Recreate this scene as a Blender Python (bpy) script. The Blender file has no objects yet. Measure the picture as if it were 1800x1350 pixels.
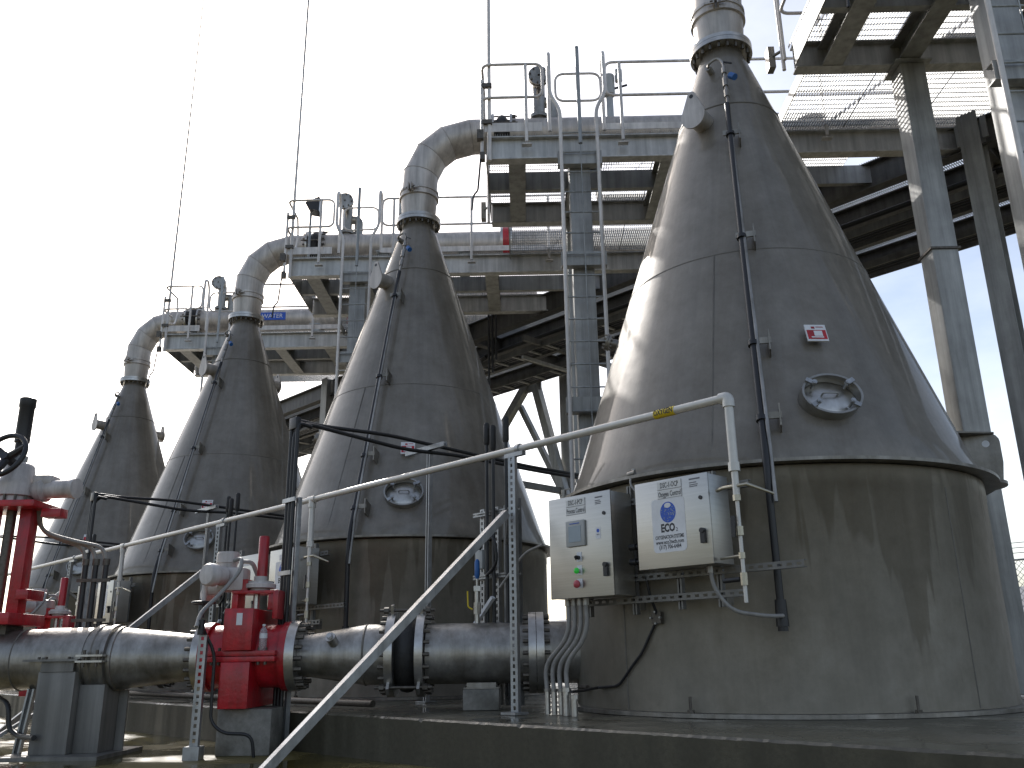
import bpy, bmesh, math, random
from math import sin, cos, pi, radians, atan2, hypot, sqrt
from mathutils import Vector, Matrix
random.seed(11)
V = Vector
sc = bpy.context.scene
COL = sc.collection

# ------------------------------------------------------------------ camera
S2 = 2 ** -0.5
P = V((S2, S2, 0)); Q = V((-S2, S2, 0)); Z = V((0, 0, 1)); X = V((1, 0, 0)); Y = V((0, 1, 0))
yaw, pitch, roll = 0.7971, 0.302, -0.0145
fw = V((-sin(yaw) * cos(pitch), cos(yaw) * cos(pitch), sin(pitch)))
rt = V((cos(yaw), sin(yaw), 0)); up = rt.cross(fw)
r2 = cos(roll) * rt + sin(roll) * up; u2 = -sin(roll) * rt + cos(roll) * up
cd = bpy.data.cameras.new('camera'); cam = bpy.data.objects.new('camera', cd); COL.objects.link(cam)
cam.matrix_world = Matrix(((r2.x, u2.x, -fw.x, 4.1677), (r2.y, u2.y, -fw.y, -7.339), (r2.z, u2.z, -fw.z, 0.423), (0, 0, 0, 1)))
cd.sensor_width = 36; cd.lens = 1543.3 / 1800 * 36; cd.clip_start = 0.05; cd.clip_end = 3000
sc.camera = cam

# ------------------------------------------------------------------ sky, sun, exposure
SUN_EL, SUN_AZ = radians(35.5), radians(159.0)      # azimuth counted from +X towards +Y
wd = bpy.data.worlds.new('World'); sc.world = wd; wd.use_nodes = True
wn, wl = wd.node_tree.nodes, wd.node_tree.links
bg = wn['Background']
sky = wn.new('ShaderNodeTexSky'); sky.sky_type = 'NISHITA'; sky.sun_disc = False
sky.sun_elevation = SUN_EL; sky.sun_rotation = radians(90) - SUN_AZ
sky.air_density = 1.0; sky.dust_density = 2.5; sky.ozone_density = 1.0; sky.altitude = 20
# thin white veil of high cloud over the whole sky
tc = wn.new('ShaderNodeTexCoord'); mp = wn.new('ShaderNodeMapping'); mp.inputs['Scale'].default_value = (1.2, 1.2, 3.2)
nz = wn.new('ShaderNodeTexNoise'); nz.inputs['Scale'].default_value = 1.7; nz.inputs['Detail'].default_value = 7; nz.inputs['Roughness'].default_value = .58
rp = wn.new('ShaderNodeValToRGB'); rp.color_ramp.elements[0].position = .34; rp.color_ramp.elements[1].position = .72
rp.color_ramp.elements[0].color = (0, 0, 0, 1); rp.color_ramp.elements[1].color = (.45, .45, .45, 1)
bw = wn.new('ShaderNodeRGBToBW')
ml = wn.new('ShaderNodeMath'); ml.operation = 'MULTIPLY_ADD'; ml.inputs[1].default_value = 1.6; ml.inputs[2].default_value = 3.0
cl = wn.new('ShaderNodeCombineColor')
mx = wn.new('ShaderNodeMix'); mx.data_type = 'RGBA'
wl.new(tc.outputs['Generated'], mp.inputs['Vector']); wl.new(mp.outputs[0], nz.inputs['Vector']); wl.new(nz.outputs['Fac'], rp.inputs[0])
wl.new(sky.outputs[0], bw.inputs[0]); wl.new(bw.outputs[0], ml.inputs[0])
for k in range(3): wl.new(ml.outputs[0], cl.inputs[k])
wl.new(rp.outputs[0], mx.inputs[0]); wl.new(sky.outputs[0], mx.inputs[6]); wl.new(cl.outputs[0], mx.inputs[7])
wl.new(mx.outputs[2], bg.inputs['Color']); bg.inputs['Strength'].default_value = 0.10
sd = bpy.data.lights.new('sun', 'SUN'); sd.energy = 2.0; sd.angle = radians(.53); sd.color = (1, .96, .91)
sun = bpy.data.objects.new('sun', sd); COL.objects.link(sun)
sdir = V((cos(SUN_EL) * cos(SUN_AZ), cos(SUN_EL) * sin(SUN_AZ), sin(SUN_EL)))
sun.rotation_euler = sdir.to_track_quat('Z', 'Y').to_euler(); sun.location = (-10, 4, 30)
sc.view_settings.view_transform = 'Standard'; sc.view_settings.look = 'None'
sc.view_settings.exposure = 0.85; sc.view_settings.gamma = 1; sc.view_settings.use_curve_mapping = False
sc.cycles.max_bounces = 8; sc.cycles.use_denoising = True

# ------------------------------------------------------------------ materials
def material(name, c1, c2=None, metal=0., rough=.5, scale=6., rvar=.12, bump=.02, stretch=(1, 1, 1), detail=6, world=True, rr=None, coat=0., spec=.5, bscale=None, vary=0.):
    m = bpy.data.materials.new(name); m.use_nodes = True
    n, l = m.node_tree.nodes, m.node_tree.links; b = n['Principled BSDF']
    c2 = c2 or tuple(v * .75 for v in c1)
    if world: src = n.new('ShaderNodeNewGeometry').outputs['Position']
    else: src = n.new('ShaderNodeTexCoord').outputs['Object']
    mp = n.new('ShaderNodeMapping'); mp.inputs['Scale'].default_value = stretch; l.new(src, mp.inputs['Vector'])
    t = n.new('ShaderNodeTexNoise'); t.inputs['Scale'].default_value = scale; t.inputs['Detail'].default_value = detail; t.inputs['Roughness'].default_value = .62
    l.new(mp.outputs[0], t.inputs['Vector'])
    r = n.new('ShaderNodeValToRGB'); r.color_ramp.elements[0].position = .32; r.color_ramp.elements[1].position = .68
    r.color_ramp.elements[0].color = (*c2, 1); r.color_ramp.elements[1].color = (*c1, 1)
    l.new(t.outputs['Fac'], r.inputs[0]); colr = r.outputs[0]
    if vary:
        # every piece a little different, and long weather streaks down the steel
        oi = n.new('ShaderNodeObjectInfo'); vr = n.new('ShaderNodeMapRange'); vr.inputs['To Min'].default_value = 1 - vary; vr.inputs['To Max'].default_value = 1 + vary * .5; l.new(oi.outputs['Random'], vr.inputs['Value'])
        mp3 = n.new('ShaderNodeMapping'); mp3.inputs['Scale'].default_value = (9, 9, .55); l.new(src, mp3.inputs['Vector'])
        t3 = n.new('ShaderNodeTexNoise'); t3.inputs['Scale'].default_value = 1.0; t3.inputs['Detail'].default_value = 7; t3.inputs['Roughness'].default_value = .66; l.new(mp3.outputs[0], t3.inputs['Vector'])
        v3 = n.new('ShaderNodeMapRange'); v3.inputs['From Min'].default_value = .35; v3.inputs['From Max'].default_value = .62; v3.inputs['To Min'].default_value = .68; v3.inputs['To Max'].default_value = 1.05; l.new(t3.outputs['Fac'], v3.inputs['Value'])
        mm = n.new('ShaderNodeMath'); mm.operation = 'MULTIPLY'; l.new(vr.outputs[0], mm.inputs[0]); l.new(v3.outputs[0], mm.inputs[1])
        vm = n.new('ShaderNodeVectorMath'); vm.operation = 'SCALE'; l.new(colr, vm.inputs[0]); l.new(mm.outputs[0], vm.inputs['Scale']); colr = vm.outputs[0]
    l.new(colr, b.inputs['Base Color'])
    q = n.new('ShaderNodeMapRange'); q.inputs['To Min'].default_value = max(.02, rough - rvar); q.inputs['To Max'].default_value = min(1, rough + rvar)
    l.new(t.outputs['Fac'], q.inputs['Value']); l.new(q.outputs[0], b.inputs['Roughness'])
    b.inputs['Metallic'].default_value = metal; b.inputs['Coat Weight'].default_value = coat; b.inputs['Specular IOR Level'].default_value = spec
    if bump:
        t2 = n.new('ShaderNodeTexNoise'); t2.inputs['Scale'].default_value = bscale or scale * 5; t2.inputs['Detail'].default_value = 4; l.new(mp.outputs[0], t2.inputs['Vector'])
        bp = n.new('ShaderNodeBump'); bp.inputs['Strength'].default_value = 1; bp.inputs['Distance'].default_value = bump * .1; l.new(t2.outputs['Fac'], bp.inputs['Height']); l.new(bp.outputs[0], b.inputs['Normal'])
    return m

def plain(name, c, rough=.5, metal=0., emit=0., trans=0.):
    m = material(name, c, tuple(v * .88 for v in c), metal, rough, scale=14, rvar=.06, bump=.006)
    b = m.node_tree.nodes['Principled BSDF']
    if emit: b.inputs['Emission Color'].default_value = (*c, 1); b.inputs['Emission Strength'].default_value = emit
    if trans: b.inputs['Transmission Weight'].default_value = trans
    return m

def tank_steel(name, wet):
    """weathered stainless plate: fine rolled grain, run marks following the slope, wet runs on the skirts"""
    m = bpy.data.materials.new(name); m.use_nodes = True
    n, l = m.node_tree.nodes, m.node_tree.links; b = n['Principled BSDF']
    def math_(op, a, bb=None):
        o = n.new('ShaderNodeMath'); o.operation = op
        for k, v in enumerate((a, bb)):
            if v is None: continue
            if isinstance(v, (int, float)): o.inputs[k].default_value = v
            else: l.new(v, o.inputs[k])
        return o.outputs[0]
    tcn = n.new('ShaderNodeTexCoord'); sx = n.new('ShaderNodeSeparateXYZ'); l.new(tcn.outputs['Object'], sx.inputs[0])
    oi = n.new('ShaderNodeObjectInfo')
    ang = math_('ARCTAN2', sx.outputs[1], sx.outputs[0])
    rnd = math_('MULTIPLY', oi.outputs['Random'], 37.0)
    def noise(sa, sz, detail=6, rough=.6, off=0., dist=0.):
        cx = n.new('ShaderNodeCombineXYZ')
        l.new(math_('MULTIPLY', ang, sa), cx.inputs[0]); l.new(math_('MULTIPLY', sx.outputs[2], sz), cx.inputs[1]); l.new(math_('ADD', rnd, off), cx.inputs[2])
        t = n.new('ShaderNodeTexNoise'); t.inputs['Scale'].default_value = 1; t.inputs['Detail'].default_value = detail; t.inputs['Roughness'].default_value = rough; t.inputs['Distortion'].default_value = dist
        l.new(cx.outputs[0], t.inputs['Vector']); return t.outputs['Fac']
    def ramp(v, p0, p1, c0, c1):
        r = n.new('ShaderNodeValToRGB'); r.color_ramp.elements[0].position = p0; r.color_ramp.elements[1].position = p1
        r.color_ramp.elements[0].color = (*c0, 1); r.color_ramp.elements[1].color = (*c1, 1); l.new(v, r.inputs[0]); return r.outputs[0]
    def mixc(f, a, c, mode='MIX'):
        o = n.new('ShaderNodeMix'); o.data_type = 'RGBA'; o.blend_type = mode
        if isinstance(f, float): o.inputs[0].default_value = f
        else: l.new(f, o.inputs[0])
        l.new(a, o.inputs[6]); l.new(c, o.inputs[7]); return o.outputs[2]
    gp = n.new('ShaderNodeNewGeometry').outputs['Position']
    def wnoise(sc_, det, rg=.6):
        t = n.new('ShaderNodeTexNoise'); t.inputs['Scale'].default_value = sc_; t.inputs['Detail'].default_value = det; t.inputs['Roughness'].default_value = rg; l.new(gp, t.inputs['Vector']); return t.outputs['Fac']
    base = ramp(wnoise(1.1, 6, .65), .3, .7, *(((.242, .218, .174), (.325, .300, .252)) if wet else ((.168, .150, .124), (.250, .230, .200))))
    bl = ramp(wnoise(5.5, 8, .72), .33, .67, (.74, .72, .68), (1.1, 1.1, 1.1)); base = mixc(.7, base, bl, 'MULTIPLY')
    st = ramp(noise(7, .35, 6, .68, 3, .8), .34, .66, (.70, .675, .63), (1.06, 1.06, 1.06)); base = mixc(.55, base, st, 'MULTIPLY')
    sp_ = ramp(wnoise(60, 3, .5), .30, .42, (.72, .69, .63), (1, 1, 1)); base = mixc(.12, base, sp_, 'MULTIPLY')
    rgh = n.new('ShaderNodeMapRange'); rgh.inputs['From Min'].default_value = .3; rgh.inputs['From Max'].default_value = .7
    rgh.inputs['To Min'].default_value = .42 if wet else .45; rgh.inputs['To Max'].default_value = .64 if wet else .62
    l.new(wnoise(4.0, 8, .7), rgh.inputs['Value']); rough = rgh.outputs[0]
    if wet:
        # runs of water below the rim: narrow in angle, long in height, fading out downward
        w = noise(6.5, .28, 3, .55, 5, .4)
        hz = n.new('ShaderNodeMapRange'); hz.inputs['From Min'].default_value = 0.2; hz.inputs['From Max'].default_value = 1.7; hz.inputs['To Min'].default_value = -.14; hz.inputs['To Max'].default_value = .12
        l.new(sx.outputs[2], hz.inputs['Value'])
        wf = ramp(math_('ADD', w, hz.outputs[0]), .525, .555, (0, 0, 0), (1, 1, 1))
        dark = n.new('ShaderNodeRGB'); dark.outputs[0].default_value = (.68, .655, .61, 1)
        bw_ = mixc(wf, base, mixc(1.0, base, dark.outputs[0], 'MULTIPLY')); base = bw_
        mud = n.new('ShaderNodeRGB'); mud.outputs[0].default_value = (.165, .152, .122, 1)
        base = mixc(math_('MULTIPLY', ramp(noise(3, .8, 6, .65, 14), .4, .75, (0, 0, 0), (1, 1, 1)), .6), base, mud.outputs[0])
    l.new(base, b.inputs['Base Color']); l.new(rough, b.inputs['Roughness'])
    b.inputs['Metallic'].default_value = .30 if not wet else .25
    b.inputs['Coat Weight'].default_value = .12 if wet else .45; b.inputs['Coat Roughness'].default_value = .22 if wet else .075; b.inputs['Coat IOR'].default_value = 1.6
    bp = n.new('ShaderNodeBump'); bp.inputs['Distance'].default_value = .02; bp.inputs['Strength'].default_value = .22
    l.new(noise(2.2, .8, 2, .4, 30), bp.inputs['Height']); l.new(bp.outputs[0], b.inputs['Normal'])
    return m

M = {}
M['cone'] = tank_steel('weathered_cone_steel', False)
M['skirt'] = tank_steel('weathered_skirt_steel', True)
M['trim'] = material('dull_steel_trim', (.36, .34, .31), (.20, .185, .16), .7, .45, 5, .12, .02, vary=0.15)
M['weld'] = material('weld_bead', (.19, .175, .15), (.12, .11, .095), .3, .5, 9, detail=9)
M['bright'] = material('stainless_pipe', (.46, .445, .42), (.235, .218, .19), .75, .40, 4.2, .14, .03, (1, 1, .8), detail=11, vary=0.1)
M['spool'] = material('bead_blasted_pipe', (.60, .56, .52), (.46, .42, .38), .55, .48, 2.6, .1, .015, vary=0.1)
M['flange'] = material('machined_flange', (.55, .54, .52), (.38, .36, .33), .85, .32, 9, .1, .01)
M['bolt'] = material('bolt_steel', (.16, .145, .125), (.08, .07, .06), .7, .5, 30, .1, .01)
M['galv'] = material('galvanised_steel', (.46, .48, .48), (.33, .345, .35), .45, .52, 9, .1, .012, detail=8, vary=0.16)
M['galvb'] = material('galvanised_beam', (.48, .485, .475), (.33, .33, .32), .4, .55, 2.2, .1, .012, detail=9, vary=0.16)
M['girder'] = material('glare_lifted_girder', (.62, .62, .605), (.45, .45, .44), .35, .5, 2.2, .1, .012, detail=9, vary=0.14)  # galvanised tone lightened to carry the veiling glare on the girders
M['dark'] = material('shade_darkened_steel', (.20, .195, .185), (.115, .112, .105), .3, .6, 2.2, .1, .02, detail=9, vary=0.2)  # rack steel darkened in colour to carry the shade under the deck
M['weldl'] = material('ground_weld', (.40, .37, .34), (.32, .29, .27), .5, .5, 12)
M['pedgrey'] = material('grey_primer_steel', (.29, .28, .26), (.20, .193, .178), .3, .5, 1.2, .1, .01, vary=0.1)
M['manway'] = material('manway_steel', (.38, .37, .345), (.24, .23, .21), .75, .36, 7, .1, .02)
M['strutd'] = material('darker_strut', (.25, .245, .235), (.15, .147, .14), .6, .48, 9, .1, .01)  # darker strut tone for the frames behind the panels
M['tagm'] = plain('tag_plate', (.70, .70, .69), .4)
M['rail'] = material('rail_tube', (.80, .765, .735), (.66, .63, .605), .1, .42, 8, .1, .006, vary=0.08)  # pale base colour includes the glare around the rails
M['strut'] = material('zinc_strut', (.46, .47, .48), (.34, .345, .35), .7, .38, 12, .12, .01, vary=0.14)
M['grate'] = material('grating_bar', (.42, .43, .43), (.30, .31, .31), .35, .55, 6)
M['red'] = material('red_enamel', (.56, .010, .022), (.34, .010, .016), 0, .36, 7, .14, .03, detail=10, coat=.2, vary=0.12)
M['black'] = plain('black_plastic', (.018, .018, .020), .42)
M['rubber'] = material('black_rubber', (.022, .021, .020), (.012, .012, .012), 0, .6, 10, .1, .05)
M['white'] = plain('white_paint', (.60, .585, .55), .36, .25)
M['actu'] = material('actuator_enamel', (.66, .62, .60), (.5, .46, .44), 0, .38, 6, .1, .01, vary=0.08)
M['label'] = plain('label_white', (.74, .75, .77), .45)
M['ink'] = plain('label_ink', (.03, .03, .035), .5)
M['inkgrey'] = plain('label_ink_grey', (.16, .16, .18), .5)
M['blue'] = plain('label_blue', (.015, .09, .50), .4)
M['bluep'] = plain('blue_handle', (.02, .12, .38), .4)
M['yellow'] = plain('yellow_band', (.75, .55, .02), .45)
M['brass'] = plain('brass_fitting', (.44, .41, .33), .35, .8)
M['grey_pl'] = plain('bezel_grey', (.40, .41, .40), .45)
M['screen'] = plain('screen_glass', (.25, .31, .36), .16)
M['green'] = plain('green_lamp', (.02, .42, .04), .3, emit=.15)
M['rose'] = plain('mushroom_button', (.46, .07, .09), .4)
M['hose'] = material('grey_conduit_hose', (.30, .29, .27), (.22, .21, .20), 0, .5, 20)
M['box'] = None
M['concrete'] = None

def brushed(name):
    m = material(name, (.50, .485, .455), (.44, .425, .395), .92, .34, 3, .04, 0, (1, 1, 40), world=True)
    b = m.node_tree.nodes['Principled BSDF']; b.inputs['Anisotropic'].default_value = .4
    return m
M['box'] = brushed('brushed_stainless_panel')

def wet_concrete(name, dry, wetc, r_dry=.7, r_wet=.06, scale=1.4, lo=.42, hi=.56, vert=False):
    m = bpy.data.materials.new(name); m.use_nodes = True
    n, l = m.node_tree.nodes, m.node_tree.links; b = n['Principled BSDF']
    g = n.new('ShaderNodeNewGeometry')
    mp = n.new('ShaderNodeMapping'); l.new(g.outputs['Position'], mp.inputs['Vector'])
    if vert: mp.inputs['Scale'].default_value = (3.2, 1, .28)
    t = n.new('ShaderNodeTexNoise'); t.inputs['Scale'].default_value = scale; t.inputs['Detail'].default_value = 6; l.new(mp.outputs[0], t.inputs['Vector'])
    f = n.new('ShaderNodeTexNoise'); f.inputs['Scale'].default_value = 26; f.inputs['Detail'].default_value = 8; f.inputs['Roughness'].default_value = .7; l.new(g.outputs['Position'], f.inputs['Vector'])
    r = n.new('ShaderNodeValToRGB'); r.color_ramp.elements[0].position = lo; r.color_ramp.elements[1].position = hi; l.new(t.outputs['Fac'], r.inputs[0])
    gr = n.new('ShaderNodeValToRGB'); gr.color_ramp.elements[0].position = .3; gr.color_ramp.elements[1].position = .7; gr.color_ramp.elements[0].color = (.62, .6, .56, 1); gr.color_ramp.elements[1].color = (1.1, 1.1, 1.08, 1); l.new(f.outputs['Fac'], gr.inputs[0])
    mx = n.new('ShaderNodeMix'); mx.data_type = 'RGBA'; l.new(r.outputs[0], mx.inputs[0]); mx.inputs[6].default_value = (*wetc, 1); mx.inputs[7].default_value = (*dry, 1)
    mu = n.new('ShaderNodeMix'); mu.data_type = 'RGBA'; mu.blend_type = 'MULTIPLY'; mu.inputs[0].default_value = .8; l.new(mx.outputs[2], mu.inputs[6]); l.new(gr.outputs[0], mu.inputs[7])
    l.new(mu.outputs[2], b.inputs['Base Color'])
    q = n.new('ShaderNodeMapRange'); q.inputs['To Min'].default_value = r_wet; q.inputs['To Max'].default_value = r_dry; l.new(r.outputs[0], q.inputs['Value']); l.new(q.outputs[0], b.inputs['Roughness'])
    bp = n.new('ShaderNodeBump'); bp.inputs['Distance'].default_value = .006; l.new(f.outputs['Fac'], bp.inputs['Height'])
    q2 = n.new('ShaderNodeMapRange'); q2.inputs['To Min'].default_value = .04; q2.inputs['To Max'].default_value = .6; l.new(r.outputs[0], q2.inputs['Value']); l.new(q2.outputs[0], bp.inputs['Strength'])
    l.new(bp.outputs[0], b.inputs['Normal'])
    return m
M['plinth'] = wet_concrete('wet_concrete_plinth', (.125, .115, .085), (.062, .057, .040), .6, .10, 1.6, .40, .62)
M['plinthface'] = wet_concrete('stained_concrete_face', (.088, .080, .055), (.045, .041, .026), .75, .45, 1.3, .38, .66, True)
M['floor'] = wet_concrete('wet_yard_floor', (.16, .13, .045), (.085, .068, .016), .5, .035, .9, .46, .60)
M['block'] = wet_concrete('concrete_block', (.26, .25, .23), (.14, .135, .12), .8, .45, 3)
M['earth'] = material('dry_earth', (.30, .27, .21), (.17, .16, .12), 0, .9, .15, .05, .3)
M['cladding'] = material('grey_cladding', (.26, .27, .28), (.2, .2, .21), 0, .7, .6)

# ------------------------------------------------------------------ mesh builder
class MB:
    def __init__(s): s.v = []; s.f = []
    def add(s, vs, fs):
        o = len(s.v); s.v += [tuple(v) for v in vs]; s.f += [tuple(i + o for i in f) for f in fs]; return s
    def boxa(s, c, ax, ay, az):
        """box: centre and three half-extent vectors"""
        c = V(c); vs = [c + i * ax + j * ay + k * az for i in (-1, 1) for j in (-1, 1) for k in (-1, 1)]
        fs = [(0, 1, 3, 2), (4, 6, 7, 5), (0, 4, 5, 1), (2, 3, 7, 6), (0, 2, 6, 4), (1, 5, 7, 3)]
        if ax.cross(ay).dot(az) < 0: fs = [f[::-1] for f in fs]
        return s.add(vs, fs)
    def box(s, x0, x1, y0, y1, z0, z1):
        return s.boxa(((x0 + x1) / 2, (y0 + y1) / 2, (z0 + z1) / 2), X * abs(x1 - x0) / 2, Y * abs(y1 - y0) / 2, Z * abs(z1 - z0) / 2)
    def ubox(s, a0, a1, b0, b1, z0, z1):
        """box in unit axes (along the pipe P, across it Q, up)"""
        c = P * (a0 + a1) / 2 + Q * (b0 + b1) / 2 + Z * (z0 + z1) / 2
        return s.boxa(c, P * abs(a1 - a0) / 2, Q * abs(b1 - b0) / 2, Z * abs(z1 - z0) / 2)
    def bar(s, p0, p1, w, h, upv=Z):
        """rectangular bar from p0 to p1; w sideways, h along upv"""
        p0, p1 = V(p0), V(p1); d = (p1 - p0); L = d.length; d /= L
        sd_ = d.cross(upv)
        if sd_.length < 1e-4: sd_ = d.cross(X)
        sd_.normalize(); uu = sd_.cross(d)
        return s.boxa((p0 + p1) / 2, d * L / 2, sd_ * w / 2, uu * h / 2)
    def tube(s, pts, r, n=10, cap=True, closed=False):
        pts = [V(p) for p in pts]; N = len(pts); rs = r if isinstance(r, (list, tuple)) else [r] * N
        tg = []
        for i in range(N):
            if closed: d = pts[(i + 1) % N] - pts[i - 1]
            else: d = pts[min(i + 1, N - 1)] - pts[max(i - 1, 0)]
            tg.append(d.normalized())
        nrm = tg[0].orthogonal().normalized(); vs = []
        for i in range(N):
            nrm = (nrm - tg[i] * nrm.dot(tg[i]))
            nrm = nrm.normalized() if nrm.length > 1e-6 else tg[i].orthogonal().normalized()
            bn = tg[i].cross(nrm); k = 1.
            if 0 < i < N - 1 and not closed:
                a_, b_ = (pts[i] - pts[i - 1]).normalized(), (pts[i + 1] - pts[i]).normalized()
                k = 1.
            vs += [pts[i] + (nrm * cos(2 * pi * j / n) + bn * sin(2 * pi * j / n)) * rs[i] * k for j in range(n)]
        fs = []
        for i in range(N if closed else N - 1):
            i2 = (i + 1) % N
            fs += [(i * n + j, i * n + (j + 1) % n, i2 * n + (j + 1) % n, i2 * n + j) for j in range(n)]
        if cap and not closed: fs += [tuple(range(n))[::-1], tuple((N - 1) * n + j for j in range(n))]
        return s.add(vs, fs)
    def cyl(s, p0, p1, r, n=16, r1=None): return s.tube([p0, p1], [r, r if r1 is None else r1], n)
    def lathe(s, prof, o=(0, 0, 0), d=Z, n=48, loop=False):
        """profile of (radius, distance along d)"""
        o, d = V(o), V(d).normalized(); e1 = d.orthogonal().normalized()
        if abs(d.z) > .99: e1 = X
        e2 = d.cross(e1); vs = []
        for (r, t) in prof: vs += [o + d * t + (e1 * cos(2 * pi * j / n) + e2 * sin(2 * pi * j / n)) * r for j in range(n)]
        fs = []; m = len(prof)
        for i in range(m if loop else m - 1):
            i2 = (i + 1) % m
            fs += [(i * n + j, i * n + (j + 1) % n, i2 * n + (j + 1) % n, i2 * n + j) for j in range(n)]
        if not loop:
            if prof[0][0] > 1e-4: fs.append(tuple(range(n))[::-1])
            if prof[-1][0] > 1e-4: fs.append(tuple((m - 1) * n + j for j in range(n)))
        return s.add(vs, fs)
    def ring(s, r0, r1, t0, t1, o=(0, 0, 0), d=Z, n=48):
        return s.lathe([(r0, t0), (r1, t0), (r1, t1), (r0, t1)], o, d, n, loop=True)
    def prism(s, poly, o, e1, e2, t):
        """flat polygon (list of 2D) in the plane e1,e2 extruded by vector t; may hold one hole handled by bridging"""
        o = V(o); n = len(poly); a = [o + e1 * x + e2 * y for x, y in poly]; b = [v + t for v in a]
        fs = [tuple(range(n))[::-1], tuple(range(n, 2 * n))] + [(i, (i + 1) % n, n + (i + 1) % n, n + i) for i in range(n)]
        if e1.cross(e2).dot(t) < 0: fs = [f[::-1] for f in fs]
        return s.add(a + b, fs)
    def bolts(s, o, d, R, n, r=.016, t0=0., t1=.05, ph=0.):
        o, d = V(o), V(d).normalized(); e1 = d.orthogonal().normalized(); e2 = d.cross(e1)
        for k in range(n):
            c = o + (e1 * cos(2 * pi * k / n + ph) + e2 * sin(2 * pi * k / n + ph)) * R
            s.tube([c + d * t0, c + d * t1], r, 6)
        return s
    def ibeam(s, p0, p1, h, w, tf=.018, tw=.014):
        """I section hung so that p0,p1 run along the middle of the top face"""
        p0, p1 = V(p0), V(p1)
        s.bar(p0 - Z * tf / 2, p1 - Z * tf / 2, w, tf); s.bar(p0 - Z * (h - tf / 2), p1 - Z * (h - tf / 2), w, tf)
        return s.bar(p0 - Z * h / 2, p1 - Z * h / 2, tw, h - 2 * tf)
    def perf(s, p0, p1, nrm, w=.045, dep=.04, pitch=.055, slot=.6, sw=.4, t=.004):
        """slotted strut channel: web with real slots facing nrm, two flanges behind"""
        p0, p1, nrm = V(p0), V(p1), V(nrm).normalized(); d = (p1 - p0); L = d.length; d /= L
        sdv = d.cross(nrm).normalized(); k = max(1, int(L / pitch)); pt = L / k; hs = slot * pt / 2; hw = w * sw / 2
        for i in range(k):
            c = p0 + d * pt * (i + .5)
            for (x0, x1, y0, y1) in ((-w / 2, w / 2, -pt / 2, -hs), (-w / 2, w / 2, hs, pt / 2), (-w / 2, -hw, -hs, hs), (hw, w / 2, -hs, hs)):
                s.add([c + sdv * x + d * y for x, y in ((x0, y0), (x1, y0), (x1, y1), (x0, y1))], [(0, 1, 2, 3)])
        for g in (-1, 1):
            s.boxa((p0 + p1) / 2 + sdv * g * (w / 2 + t / 2) - nrm * (dep / 2), d * L / 2, sdv * t / 2, nrm * dep / 2)
        return s
    def strut(s, p0, p1, nrm, w=.041, dep=.041, t=.005):
        """plain U strut, its open side towards nrm"""
        p0, p1, nrm = V(p0), V(p1), V(nrm).normalized(); d = (p1 - p0).normalized(); L = (p1 - p0).length; sdv = d.cross(nrm).normalized(); c = (p0 + p1) / 2
        s.boxa(c - nrm * (dep / 2 - t / 2), d * L / 2, sdv * (w / 2 - t), nrm * t / 2)
        for g in (-1, 1):
            s.boxa(c + sdv * g * (w / 2 - t / 2), d * L / 2, sdv * t / 2, nrm * dep / 2)
            s.boxa(c + sdv * g * (w / 2 - t - .005) + nrm * (dep / 2 - t / 2), d * L / 2, sdv * .005, nrm * t / 2)
        return s

def fillet(pts, rad, k=6, closed=False):
    pts = [V(p) for p in pts]; N = len(pts); out = []
    for i in range(N):
        if not closed and i in (0, N - 1): out.append(pts[i]); continue
        a, b, c = pts[i - 1], pts[i], pts[(i + 1) % N]
        da, dc = (a - b), (c - b); r = min(rad, da.length * .48, dc.length * .48); da.normalize(); dc.normalize()
        p0, p2 = b + da * r, b + dc * r
        for j in range(k + 1):
            t = j / k; out.append(p0 * (1 - t) ** 2 + b * 2 * t * (1 - t) + p2 * t * t)
    return out

def U(a, b, z): return P * a + Q * b + Z * z

def mesh_of(mb, name, smooth=40, bevel=0.):
    me = bpy.data.meshes.new(name); me.from_pydata(mb.v, [], mb.f); me.update()
    if bevel:
        bm = bmesh.new(); bm.from_mesh(me)
        es = [e for e in bm.edges if len(e.link_faces) == 2 and e.calc_face_angle(0) > .6]
        bmesh.ops.bevel(bm, geom=es, offset=bevel, segments=2, affect='EDGES', profile=.6, clamp_overlap=True); bm.to_mesh(me); bm.free()
    if smooth:
        me.polygons.foreach_set('use_smooth', [True] * len(me.polygons)); me.set_sharp_from_angle(angle=radians(smooth))
    return me

def thing(name, origin, label, cat, group=None):
    o = bpy.data.objects.new(name, None); COL.objects.link(o); o.location = origin; o.empty_display_size = .2
    o['label'] = label; o['category'] = cat
    if group: o['group'] = group
    return o

def root_of(o):
    while o.parent: o = o.parent
    return o

def part(name, mb, m, parent, smooth=40, bevel=0., kind=None, label=None):
    """mesh built in world coordinates, stored relative to its thing's base"""
    me = mesh_of(mb, name, smooth, bevel); ob = bpy.data.objects.new(name, me); COL.objects.link(ob)
    me.materials.append(M[m] if isinstance(m, str) else m)
    if parent is not None:
        ro = root_of(parent); me.transform(Matrix.Translation(-ro.location)); ob.parent = parent
    if kind: ob['kind'] = kind
    if label: ob['label'] = label
    return ob

def single(name, mb, m, label, cat, group=None, origin=(0, 0, 0), smooth=40, bevel=0.):
    me = mesh_of(mb, name, smooth, bevel); ob = bpy.data.objects.new(name, me); COL.objects.link(ob); me.materials.append(M[m])
    me.transform(Matrix.Translation(-V(origin))); ob.location = origin
    ob['label'] = label; ob['category'] = cat
    if group: ob['group'] = group
    return ob

def setting(name, mb, m, kind='structure', parent=None, smooth=0):
    me = mesh_of(mb, name, smooth); ob = bpy.data.objects.new(name, me); COL.objects.link(ob); me.materials.append(M[m]); ob['kind'] = kind
    if parent: ob.parent = parent
    return ob

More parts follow.
